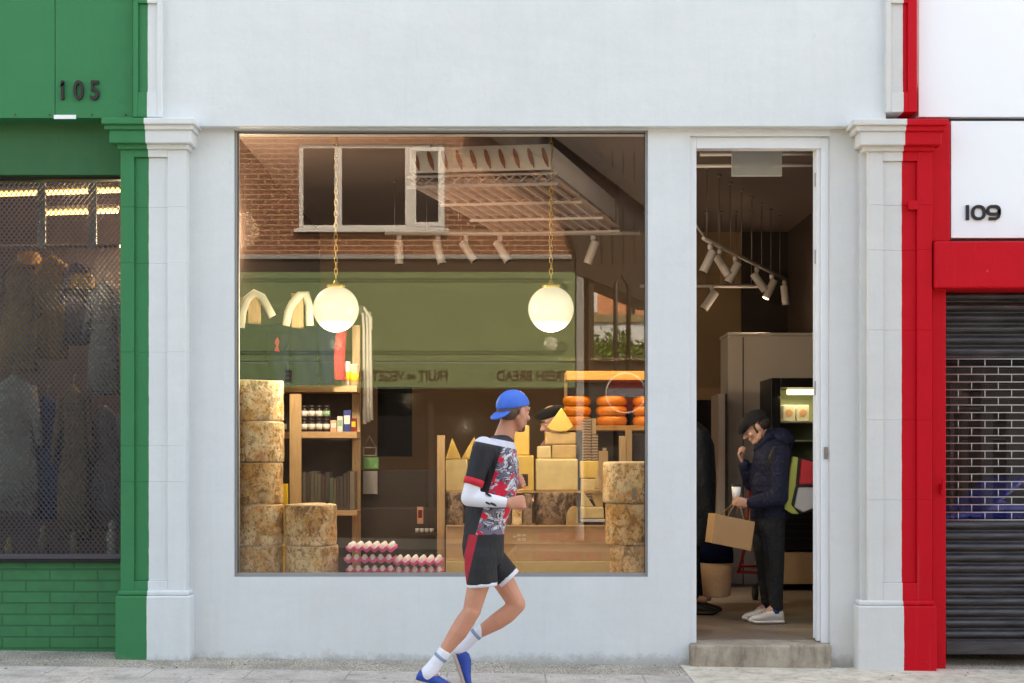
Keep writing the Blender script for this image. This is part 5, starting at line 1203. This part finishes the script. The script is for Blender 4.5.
def add_shoe(mbs, heel, toe, up, w_=.045, L=None, hgt=.09):
    """upper, sole: builds along heel->toe, sole plane's normal = up"""
    heel, toe, up = Vector(heel), Vector(toe), Vector(up).normalized(); d = (toe-heel); L = d.length; d.normalize(); up = (up-d*up.dot(d)).normalized(); s_ = up.cross(d)
    U_, S_ = mbs; secs = []; ss = []
    for f_, hw, ht in ((-.02, .4, .35), (.02, .72, .80), (.12, .82, 1.0), (.30, .80, .98), (.45, .86, .80), (.62, 1., .60), (.80, 1.0, .46), (.93, .78, .36), (1.0, .35, .20)):
        h_ = hgt*ht; secs.append((heel+d*L*f_+up*(.022+h_*.42), s_*w_*hw*.95, up*h_*.5))
    U_.loft(secs, 0, 18)
    for f_, hw in ((-.04, .35), (.0, .75), (.15, .85), (.4, .78), (.65, 1.04), (.85, 1.0), (.96, .7), (1.02, .3)):
        ss.append((heel+d*L*f_+up*(.014+(.012 if f_ > .95 else 0)), s_*w_*hw*1.06, up*.015))
    S_.loft(ss, 0, 18)

# ---- the runner
yr = -1.14; k_ = (CY+yr)/F
def Pr(px, py, dy=0.): return Vector((X(px,yr), yr+dy, Z(py,yr)))
rn_ = thing('person', 'runner passing the window in blue backwards cap, patterned jersey and black shorts', 'person', (X(478,yr), yr, ground(X(478,yr))))
rn_['_o'] = (X(478,yr), yr, 0.); rn_.location.z = 0.
b = MB()
Hm = Matrix.Translation(Pr(514.5, 410.5)) @ Matrix.Rotation(R(40), 4, 'Z') @ Matrix.Rotation(R(6), 4, 'Y')
add_head(b, Hm)
b.limb([Pr(511, 417), Pr(507.5, 427, .0), Pr(503, 440, .0)], [.054, .055, .060])
def torso(b, secs, m=0, n=28):
    b.loft([(Pr(cx_, py, dy), Vector((hw*k_, 0, 0)), Vector((0, lat, 0))) for py, cx_, hw, lat, dy in secs], m, n)
tor = [(435, 502.5, 8.5, .062, 0), (438, 501, 11, .10, 0), (441, 500, 14, .15, 0), (446, 498.5, 17, .175, 0), (452, 497, 20, .185, 0), (465, 496, 23, .175, 0), (480, 494, 25, .16, 0), (497, 491, 24.5, .148, 0), (512, 487.5, 22.5, .145, 0), (528, 484.5, 20.5, .15, 0), (543, 483, 20, .158, 0), (556, 483, 19, .155, 0)]
torso(b, [(a, c, d_-1.6, e_-.012, f_) for a, c, d_, e_, f_ in tor])
nl, fl = -.095, .095
b.limb([Pr(481, 556, nl), Pr(479, 583, nl), Pr(471.5, 611, nl)], [.088, .066, .052])
b.limb([Pr(472, 610, nl-.01), Pr(466, 619, nl), Pr(459, 630, nl), Pr(451, 641, nl), Pr(444, 651, nl), Pr(431, 668, nl)], [.050, .056, .055, .043, .034, .034]); b.ell(Pr(474.5, 607, nl-.005), (.045, .045, .055))
b.limb([Pr(487, 556, fl), Pr(503, 582, fl), Pr(517, 606, fl)], [.085, .066, .053])
b.limb([Pr(516.5, 607, fl), Pr(507, 616, fl), Pr(497, 623, fl), Pr(486, 630, fl), Pr(478, 635, fl), Pr(459, 650, fl)], [.051, .055, .053, .042, .034, .032])
# near arm: shoulder, elbow, wrist; far arm mirrors behind the chest
sh, el, wr = Pr(484, 450, -.185), Pr(470, 497, -.215), Pr(507, 501.5, -.20)
b.limb([sh, sh.lerp(el, .5), el], [.056, .049, .040]); b.limb([el, el.lerp(wr, .35), wr], [.040, .040, .027])
add_hand(b, wr+Vector((.006, 0, 0)), (1, .08, .06), (0, 1, -.1), [1.35, 1.4, 1.45, 1.5], 1., (.6, .2, .6), flip=-1)
sh2, el2, wr2 = Pr(499, 450, .185), Pr(486, 492, .23), Pr(478, 470, .10)
el2 = Pr(478, 494, .22); wr2 = Pr(508, 485, .16)
b.limb([sh2, sh2.lerp(el2, .5), el2], [.054, .047, .040]); b.limb([el2, el2.lerp(wr2, .35), wr2], [.040, .038, .027])
add_hand(b, wr2, (1, -.1, .3), (0, -1, 0), [1.35, 1.4, 1.45, 1.5], 1., (.6, .2, .6))
# feet are inside the shoes
b.limb([Pr(431, 668, nl), Pr(440, 684, nl)], [.034, .025]); b.limb([Pr(459, 650, fl), Pr(463, 676, fl)], [.032, .025])
body = b.build('body', M['skin'], rn_, remesh=.0055, smooth=5)
b = MB(); torso(b, tor)
for S_, E_, rr_ in ((sh, el, 1), (sh2, el2, 1)):
    d_ = (E_-S_); b.limb([S_+Vector((0, .035 if S_ is sh else -.035, .012)), S_, S_+d_*.40, S_+d_*.66], [.068, .069, .061, .056])
b.build('jersey', M['jersey'], rn_, remesh=.007, smooth=8)
for S_, E_ in ((sh, el), (sh2, el2)):
    d_ = E_-S_; b = MB(); b.tube([S_+d_*.60, S_+d_*.735], [.0600, .0570], n=24); b.build('red_cuff', M['red_cloth2'] if False else mat('bright_red_trim', (.62, .01, .03), .7), rn_)
for E_, W_, S_ in ((el, wr, sh), (el2, wr2, sh2)):
    b = MB(); b.limb([S_.lerp(E_, .66), E_, E_.lerp(W_, .35), E_.lerp(W_, .93)], [.050, .048, .046, .031]); sl_ = b.build('arm_sleeve', M['white_cloth'], rn_, remesh=.006, smooth=4)
b = MB()
for i, (px, py) in enumerate(((489, 493.5), (488, 501.5), (494, 503))): b.ell(Pr(px, py, -.244), (.022, .008, .007), 0, 10, 6, Matrix.Rotation(.5, 3, 'Y'))
b.build('sleeve_mark', M['shorts'], sl_)
def shorts_mat():
    t = NT('running_shorts_cloth'); p = t.sep(t.tc.outputs['Object']); s = t.math('ADD', p[0], t.math('MULTIPLY', t.math('SUBTRACT', p[2], .906), -.233))
    red = t.math('MULTIPLY', t.math('GREATER_THAN', s, -.060), t.math('LESS_THAN', s, -.006)); near = t.math('LESS_THAN', p[1], -.06)
    t.col(t.mix(t.math('MULTIPLY', red, near), (.020, .019, .021), (.42, .012, .03))); t.b.inputs['Roughness'].default_value = .8
    t.bump(t.noise(13, 4, .55, stretch=(1, 1, .4), dist=.6), 1., .025); return t.m
b = MB(); b.loft([(Pr(cx_, py), Vector((hw*k_, 0, 0)), Vector((0, lat, 0))) for py, cx_, hw, lat in ((533, 484, 20.5, .157), (545, 483, 21, .165), (556, 483.5, 20.5, .165), (564, 484, 17, .15))], 0, 28)
b.limb([Pr(481.5, 555, nl+.01), Pr(481, 568, nl)], [.100, .095]); b.tube([Pr(481, 566, nl), Pr(482.5, 582.5, nl)], [.096, .093], n=26)
b.limb([Pr(487, 555, fl-.01), Pr(494, 567, fl)], [.097, .090]); b.tube([Pr(493, 564, fl), Pr(506.5, 579, fl)], [.092, .085], n=26)
b.build('shorts', shorts_mat(), rn_, remesh=.007, smooth=6)
b = MB(); b.tube([Pr(482.3, 580.5, nl), Pr(482.7, 585, nl)], [.0905, .0890], n=28); b.build('shorts_hem', M['white_cloth'], rn_)
b = MB(); b.tube([Pr(505.3, 577.6, fl), Pr(508.7, 581.4, fl)], [.0835, .0815], n=28); b.build('shorts_hem', M['white_cloth'], rn_)
for pts, rs_, mk in (([Pr(445, 650, nl), Pr(436, 662, nl), Pr(429, 671, nl)], [.041, .041, .047], (Pr(442.5, 653.5, nl), Pr(440.5, 656, nl))), ([Pr(480, 632.5, fl), Pr(469, 642, fl), Pr(459, 650.5, fl)], [.039, .037, .040], (Pr(477, 635, fl), Pr(474.5, 637.3, fl)))):
    b = MB(); b.limb(pts, rs_); so_ = b.build('sock', M['white_cloth'], rn_, remesh=.006, smooth=3)
    b = MB(); b.tube(list(mk), [.0422, .0424] if mk[0].y < yr else [.0392, .0390], n=20); b.build('sock_band', M['sock_mark'], so_)
for h_, t_, up_, ms in ((Pr(416.5, 681, nl), Pr(455, 690.5, nl), (-.2, 0, 1), 'near'), (Pr(451.5, 657, fl), Pr(467, 697, fl), (1., 0, .45), 'far')):
    if ms == 'far': t_ = Pr(464.5, 695, fl)
    U_, S_ = MB(), MB(); add_shoe((U_, S_), h_, t_, up_, .046, hgt=.085); sh_ = U_.build('shoe', M['shoe_blue'], rn_, remesh=.005, smooth=4); S_.build('sole', M['sole'], sh_, remesh=.005, smooth=2)
    if ms == 'near':
        b = MB(); d_ = (t_-h_).normalized(); u_ = Vector((-d_.z, 0, d_.x)); u_ = u_ if u_.z > 0 else -u_
        for i in range(4): c = h_+d_*(.10+.022*i)+u_*(.100-.009*i); b.tube([c+Vector((0, -.022, -.006)), c+Vector((0, 0, .002)), c+Vector((0, .022, -.006))], .0035, n=6)
        b.build('laces', M['white_cloth'], sh_)
# cap, hair, beard
def dome(b, c, r, Mx, z0=-.1, n=28, k=9):
    i0 = len(b.v); secs = []
    for i in range(k+1):
        a = math.asin(z0)+(math.pi/2-math.asin(z0))*i/k; rr_ = max(math.cos(a), .002); secs.append(((c[0], c[1], c[2]+r[2]*math.sin(a)), (r[0]*rr_, 0, 0), (0, r[1]*rr_, 0)))
    b.loft(secs, 0, n); xf(b, i0, Mx)
b = MB(); Cm = Hm @ Matrix.Rotation(R(-14), 4, 'Y'); dome(b, (-.010, 0, .028), (.108, .090, .098), Cm, -.08)
i0 = len(b.v); b.ell((-.110, 0, -.008), (.066, .072, .012), 0, 24, 8, Matrix.Rotation(R(-24), 3, 'Y')); xf(b, i0, Cm); b.build('cap', M['cap_blue'], rn_, remesh=.0055, smooth=4)
b = MB(); i0 = 0; b.ell((-.048, 0, -.008), (.064, .074, .060), 0, 24, 14); xf(b, i0, Hm); b.build('hair', M['hair_light'], rn_)
b = MB(); b.limb([(.012, -.058, -.055), (.030, -.050, -.090), (.060, -.020, -.108), (.060, .020, -.108), (.030, .050, -.090)], [.013, .0155, .014, .014, .0155]); xf(b, 0, Hm); b.build('beard', M['hair_light'], rn_, remesh=.004, smooth=3)
def eyes(Mx, par, brow):
    for s_ in (-1, 1):
        b = MB(); b.ell((.0755, s_*.030, -.004), (.0105, .012, .0045), 0, 12, 8); xf(b, 0, Mx); b.build('eye', M['sign_white'], par)
        b = MB(); b.ell((.0855, s_*.030, -.004), (.0015, .0042, .0042), 0, 10, 6); xf(b, 0, Mx); b.build('iris', M['hair'], par)
        b = MB(); b.limb([(.090, s_*.012, .022), (.088, s_*.030, .027), (.076, s_*.047, .022)], [.0045, .005, .004]); xf(b, 0, Mx); b.build('eyebrow', brow, par)
eyes(Hm, rn_, M['hair_light'])

# ---- the customer in the doorway
ym = 1.17; km = (CY+ym)/F
def Pm(px, py, dy=0.): return Vector((X(px,ym), ym+dy, Z(py,ym)))
mn = thing('person', 'customer in black flat cap and navy quilted jacket drinking coffee in the doorway', 'person', (X(766,ym), ym, FZ)); 
Hm2 = Matrix.Translation(Pm(755.5, 426.5)) @ Matrix.Rotation(R(176), 4, 'Z') @ Matrix.Rotation(R(30), 4, 'Y') @ Matrix.Diagonal((1.0, 1.0, 1.0, 1))
b = MB(); add_head(b, Hm2); b.limb([Pm(759, 430), Pm(768, 440), Pm(772, 450)], [.050, .055, .06])
def sec_m(b, secs, n=26): b.loft([(Pm(cx_, py), Vector((hw*km, 0, 0)), Vector((0, lat, 0))) for py, cx_, hw, lat in secs], 0, n)
jk = [(437, 774, 9, .08), (442, 773.5, 14, .15), (450, 773, 18, .19), (462, 772.5, 20, .195), (478, 771, 20, .18), (495, 770, 19, .172), (508, 769.5, 19, .172), (519, 769.5, 19, .172)]
sec_m(b, [(a, c, d_-2, e_-.02) for a, c, d_, e_ in jk])
s1, e1, w1 = Pm(775, 453, -.19), Pm(774, 497, -.22), Pm(746, 502, -.20)
s2, e2, w2 = Pm(772, 453, .17), Pm(755, 483, .14), Pm(745, 464, .04)
b.limb([s1, e1, w1], [.05, .042, .026]); b.limb([s2, e2, w2], [.05, .042, .026])
add_hand(b, w1+Vector((-.012, 0, 0)), (-1, .12, .12), (0, 1, .15), [.75, .8, .85, .9], .95, (.55, .5, .6), flip=1)
add_hand(b, w2+Vector((-.01, 0, .012)), (-.5, -.1, 1), (.75, -.2, .35), [.8, .95, 1.1, 1.2], .9, (.6, .6, .5), flip=1)
for dy, cx_ in ((-.085, 0), (.085, -3)):
    b.limb([Pm(768+cx_, 520, dy), Pm(771+cx_, 562, dy), Pm(773+cx_, 606, dy)], [.085, .052, .035]); b.limb([Pm(773+cx_, 606, dy), Pm(758+cx_, 617, dy)], [.035, .025])
b.build('body', M['skin_pale'], mn, remesh=.0055, smooth=4)
b = MB(); sec_m(b, jk)
for S_, E_, W_ in ((s1, e1, w1), (s2, e2, w2)): b.limb([S_+Vector((0, .04 if S_ is s1 else -.04, .01)), S_, S_.lerp(E_, .5), E_, E_.lerp(W_, .5), E_.lerp(W_, .95)], [.075, .080, .072, .066, .060, .046])
b.limb([Pm(766, 443), Pm(760, 447)], [.060, .045])
b.build('jacket', M['puffer'], mn, remesh=.007, smooth=7)
b = MB(); b.ell(Pm(781, 440, 0), (.105, .13, .095)); b.ell(Pm(772, 436, 0), (.085, .10, .06)); b.limb([Pm(767, 437, -.09), Pm(760, 445, -.07), Pm(757, 450, 0), Pm(760, 445, .07), Pm(767, 437, .09)], [.030]*5); b.build('hood', M['puffer'], mn, remesh=.008, smooth=6)
b = MB(); sec_m(b, [(512, 768.5, 17, .16), (524, 768, 16.5, .165), (532, 768, 14, .15)])
for dy, cx_ in ((-.085, 1), (.085, -3)):
    b.limb([Pm(768+cx_, 523, dy), Pm(771+cx_, 562, dy), Pm(772+cx_, 590, dy)], [.105, .078, .060]); b.limb([Pm(772+cx_, 590, dy), Pm(773.5+cx_, 606, dy)], [.060, .050])
b.build('trousers', M['trouser'], mn, remesh=.007, smooth=5)
for dy, cx_ in ((-.085, 0), (.085, -3)):
    U_, S_ = MB(), MB(); h_ = Pm(781+cx_, 0, dy); h_.z = FZ; t_ = Pm(747+cx_, 0, dy-.02); t_.z = FZ; add_shoe((U_, S_), h_, t_, (0, 0, 1), .047, hgt=.105); sh_ = U_.build('shoe', M['white_shoe'], mn, remesh=.005, smooth=4); S_.build('sole', M['white_shoe'], sh_, remesh=.005, smooth=2)
    b = MB()
    for i in range(5): c = h_+Vector((-.105-.018*i, 0, .112-.009*i)); b.tube([c+Vector((0, -.024, -.008)), c+Vector((0, 0, .002)), c+Vector((0, .024, -.008))], .0035, n=6)
    b.build('laces', M['paper_grey'], sh_)
    b = MB(); b.tube([Pm(773.5+cx_, 605, dy), Pm(773.5+cx_, 612, dy)], [.042, .042], n=18); b.build('sock', mat('blue_sock', (.02, .05, .3), .8), mn)
Cm2 = Hm2 @ Matrix.Rotation(R(4), 4, 'Y'); b = MB(); dome(b, (-.014, 0, .030), (.113, .094, .092), Cm2, -.05)
i0 = len(b.v); b.ell((.055, 0, .055), (.085, .085, .045), 0, 24, 10, Matrix.Rotation(R(16), 3, 'Y')); b.ell((.105, 0, .030), (.045, .066, .010), 0, 24, 8, Matrix.Rotation(R(24), 3, 'Y')); xf(b, i0, Cm2); b.build('flat_cap', M['felt'], mn, remesh=.006, smooth=5)
b = MB(); b.ell((-.036, 0, .0), (.082, .080, .062), 0, 24, 14)
for s_ in (-1, 1): b.limb([(.012, s_*.074, .02), (.014, s_*.073, -.02), (.018, s_*.066, -.045)], [.014, .010, .007])
xf(b, 0, Hm2); b.build('hair', M['hair'], mn); eyes(Hm2, mn, M['hair'])
# coffee cup held in the hand
c = Pm(733, 499, -.155); t = thing('coffee_cup', 'white paper coffee cup with dark lid held by the man in the flat cap', 'cup', tuple(c))
b = MB(); b.lathe([(0, 0), (.026, 0), (.036, .10), (.034, .10), (0, .098)], c, n=24); b.build('cup_body', M['sign_white'], t)
b = MB(); b.lathe([(.038, .098), (.038, .106), (.033, .114), (0, .112)], c, n=24); b.build('lid', M['hair'], t)
# backpack
t = thing('backpack', 'lime, red and white courier backpack worn by the man in the doorway', 'bag', tuple(Pm(795, 512)))
pk = [(780, 455, .0), (783, 452), (790, 452)]
def pan(pts, y0, y1, m, name, par=t): b = MB(); b.prism([(X(a,ym), Z(c,ym)) for a, c in pts], ym+y0, ym+y1); return b.build(name, m, par, .012, seg=3)
pan([(787, 456), (812, 460), (821, 470), (820, 500), (812, 510), (797, 513), (786, 509), (784, 480)], -.14, .16, M['black'], 'bag_body')
pan([(788, 456.5), (794, 457), (791.5, 485), (787, 504), (795, 513.3), (788, 513), (780, 508), (783, 485)], -.165, -.135, M['bag_lime'], 'side_panel')
pan([(797, 459), (816, 463), (817, 484), (794.5, 484)], -.165, -.135, M['bag_red'], 'upper_panel')
pan([(794, 487), (817, 487), (813, 506), (799, 511.5), (790, 506.5)], -.165, -.135, M['bag_white'], 'lower_panel')
b = MB(); b.tube([Pm(787, 458, -.13), Pm(780, 447, -.17), Pm(768, 448, -.255), Pm(764, 465, -.20), Pm(772, 488, -.15), Pm(784, 500, -.15)], .012, n=8, flat=1.8); b.build('strap', M['black'], t)
# kraft paper carrier hanging from his hand
t = thing('paper_carrier', 'brown kraft paper carrier bag hanging from the hand with the coffee', 'bag', tuple(Pm(728, 548, -.2)))
b = MB(); q = [Pm(711.5, 512.5, -.22), Pm(750, 520.5, -.22), Pm(746, 549, -.22), Pm(708, 541, -.22)]; dv = Vector((-.035, .13, .0)); mid = .5
vs = q+[p+dv for p in q]; b.add(vs, [(3,2,1,0), (4,5,6,7), (2,3,7,6), (1,2,6,5)]); m1 = (q[0]+q[0]+dv)/2+Vector((.015, 0, 0)); m2 = (q[3]+q[3]+dv)/2+Vector((.015, 0, 0))
b.add([q[0], m1, m2, q[3]], [(0,1,2,3)]); b.add([m1, q[0]+dv, q[3]+dv, m2], [(0,1,2,3)]); o = b.build('bag_body', M['kraft'], t); sm = o.modifiers.new('s', 'SOLIDIFY'); sm.thickness = .002
for dv_ in (Vector((0, 0, 0)), dv):
    b = MB(); b.tube([Pm(723, 515, -.225)+dv_, Pm(731, 503, -.19)+dv_*.3, Pm(733, 501, -.19)+dv_*.3, Pm(736, 505, -.19)+dv_*.3, Pm(739, 518, -.225)+dv_], .0035, n=6); b.build('handle', M['kraft'], t)

# ---- dark-coated customer half hidden by the door jamb
yc = 1.75
def Pc(px, py, dy=0.): return Vector((X(px,yc), yc+dy, Z(py,yc)))
kc = (CY+yc)/F
pc = thing('person', 'customer in a long black coat half hidden behind the left door jamb', 'person', (X(694,yc), yc, FZ))
b = MB(); Hc = Matrix.Translation(Pc(681, 402)) @ Matrix.Rotation(R(10), 4, 'Z') @ Matrix.Rotation(R(15), 4, 'Y'); add_head(b, Hc); b.limb([Pc(682, 408), Pc(688, 428)], [.05, .06])
b.loft([(Pc(cx_, py), Vector((hw*kc, 0, 0)), Vector((0, lat, 0))) for py, cx_, hw, lat in ((425, 690, 10, .1), (435, 692, 16, .17), (470, 694, 18, .17), (520, 694, 18, .16))], 0, 24)
for dx, dy in ((-3, -.08), (4, .08)): b.limb([Pc(694+dx, 515, dy), Pc(695+dx, 556, dy), Pc(694+dx, 596, dy)], [.08, .05, .035]); b.limb([Pc(694+dx, 596, dy), Pc(706+dx, 599, dy)], [.035, .025])
sa, ea, wa = Pc(694, 440, -.19), Pc(698, 482, -.2), Pc(707, 515, -.15)
b.limb([sa, ea, wa], [.05, .04, .026]); add_hand(b, wa, (.3, 0, -1), (0, 1, 0), .9, .95)
sb, eb, wb = Pc(692, 440, .19), Pc(694, 482, .2), Pc(690, 515, .2)
b.limb([sb, eb, wb], [.05, .04, .026]); add_hand(b, wb, (.1, 0, -1), (0, -1, 0), .7, .95)
b.build('body', M['skin_pale'], pc, remesh=.006, smooth=4)
b = MB(); b.loft([(Pc(cx_, py), Vector((hw*kc, 0, 0)), Vector((0, lat, 0))) for py, cx_, hw, lat in ((422, 690, 9, .09), (430, 693, 15, .16), (445, 695, 19, .2), (480, 696, 20, .2), (520, 695, 20, .19), (545, 694, 20, .2))], 0, 26)
for S_, E_, W_ in ((sa, ea, wa), (sb, eb, wb)): b.limb([S_, E_, E_.lerp(W_, .95)], [.085, .07, .05])
b.build('coat', M['trouser'], pc, remesh=.008, smooth=6)
b = MB()
for dx, dy in ((-3, -.08), (4, .08)): b.limb([Pc(694+dx, 530, dy), Pc(695+dx, 560, dy), Pc(694+dx, 594, dy)], [.10, .075, .055])
b.build('trousers', M['trouser'], pc, remesh=.008, smooth=4)
for dx, dy in ((-3, -.08), (4, .08)):
    U_, S_ = MB(), MB(); h_ = Pc(689+dx, 0, dy); h_.z = FZ; t_ = Pc(719+dx, 0, dy); t_.z = FZ; add_shoe((U_, S_), h_, t_, (0, 0, 1), .045, hgt=.09); U_.add(S_.v, S_.f, 0, True); U_.build('shoe', M['black'], pc, remesh=.006, smooth=3)
b = MB(); dome(b, (-.012, 0, .02), (.108, .086, .085), Hc, -.4); b.build('hair', M['hair'], pc)
# jute sack bag he carries low
c = Pc(709, 590, -.42); t = thing('jute_bag', 'woven jute bag with a black top band held low by the door jamb', 'bag', tuple(c))
b = MB(); b.loft([(c+Vector((0, 0, z)), Vector((w_, 0, 0)), Vector((0, .10, 0))) for z, w_ in ((-.01, .085), (0, .105), (.14, .118), (.25, .125))], 0, 24); b.build('bag_body', M['sack'], t)
b = MB(); b.loft([(c+Vector((0, 0, z)), Vector((w_, 0, 0)), Vector((0, .103, 0))) for z, w_ in ((.251, .127), (.30, .13), (.40, .12))], 0, 24); b.build('top_band', M['navy_cloth'], t)
b = MB(); b.tube([c+Vector((-.07, 0, .39)), c+Vector((-.04, .0, .52)), c+Vector((.03, 0, .52)), c+Vector((.07, 0, .39))], .010, n=8); b.build('handle', M['navy_cloth'], t)

# ---- shopkeeper behind the counter
yk = 1.95; kk = (CY+yk)/F
def Pk(px, py, dy=0.): return Vector((X(px,yk), yk+dy, Z(py,yk)))
pk_ = thing('person', 'shopkeeper in a black beret bending behind the cheese counter', 'person', (X(552,yk), yk, FZ))
Hk = Matrix.Translation(Pk(552, 421)) @ Matrix.Rotation(R(200), 4, 'Z') @ Matrix.Rotation(R(22), 4, 'Y')
b = MB(); add_head(b, Hk); b.limb([Pk(553, 427), Pk(556, 443)], [.05, .06])
ks = [(438, 556, 9, .1), (446, 556, 15, .17), (470, 555, 18, .19), (520, 553, 18, .17)]
b.loft([(Pk(cx_, py), Vector((hw*kk, 0, 0)), Vector((0, lat, 0))) for py, cx_, hw, lat in ks], 0, 24)
for dy in (-.09, .09): b.limb([Pk(553, 515, dy), Pk(554, 560, dy), Pk(553, 604, dy)], [.08, .05, .035])
for sg in (-1, 1):
    S_, E_, W_ = Pk(554, 453, sg*.19), Pk(556, 490, sg*.22), Pk(536, 500, sg*.14); b.limb([S_, E_, W_], [.05, .04, .027]); add_hand(b, W_, (-1, 0, -.2), (0, 0, -1), .4, .95, flip=sg)
b.build('body', M['skin_pale'], pk_, remesh=.006, smooth=4)
b = MB(); b.loft([(Pk(cx_, py), Vector(((hw+1.5)*kk, 0, 0)), Vector((0, lat+.012, 0))) for py, cx_, hw, lat in ks], 0, 24)
for sg in (-1, 1): S_, E_, W_ = Pk(554, 453, sg*.19), Pk(556, 490, sg*.22), Pk(536, 500, sg*.14); b.limb([S_, E_, E_.lerp(W_, .9)], [.075, .06, .042])
b.build('shirt', mat('dusky_pink_shirt', (.30, .16, .13), .85, bump=.4), pk_, remesh=.008, smooth=5)
b = MB(); b.loft([(Pk(553, 520), Vector((.13, 0, 0)), Vector((0, .17, 0))), (Pk(553, 560), Vector((.13, 0, 0)), Vector((0, .19, 0))), (Pk(553, 600), Vector((.09, 0, 0)), Vector((0, .15, 0)))], 0, 24); b.build('trousers', M['trouser'], pk_)
b = MB(); i0 = 0; b.ell((.0, 0, .075), (.125, .115, .042), 0, 28, 12); b.ell((-.012, 0, .05), (.100, .082, .04), 0, 28, 10); xf(b, 0, Hk); b.build('beret', M['felt'], pk_, remesh=.007, smooth=4)
b = MB(); b.ell((-.032, 0, .0), (.082, .0785, .07), 0, 24, 14); xf(b, 0, Hk); b.build('hair', M['hair'], pk_); eyes(Hk, pk_, M['hair'])
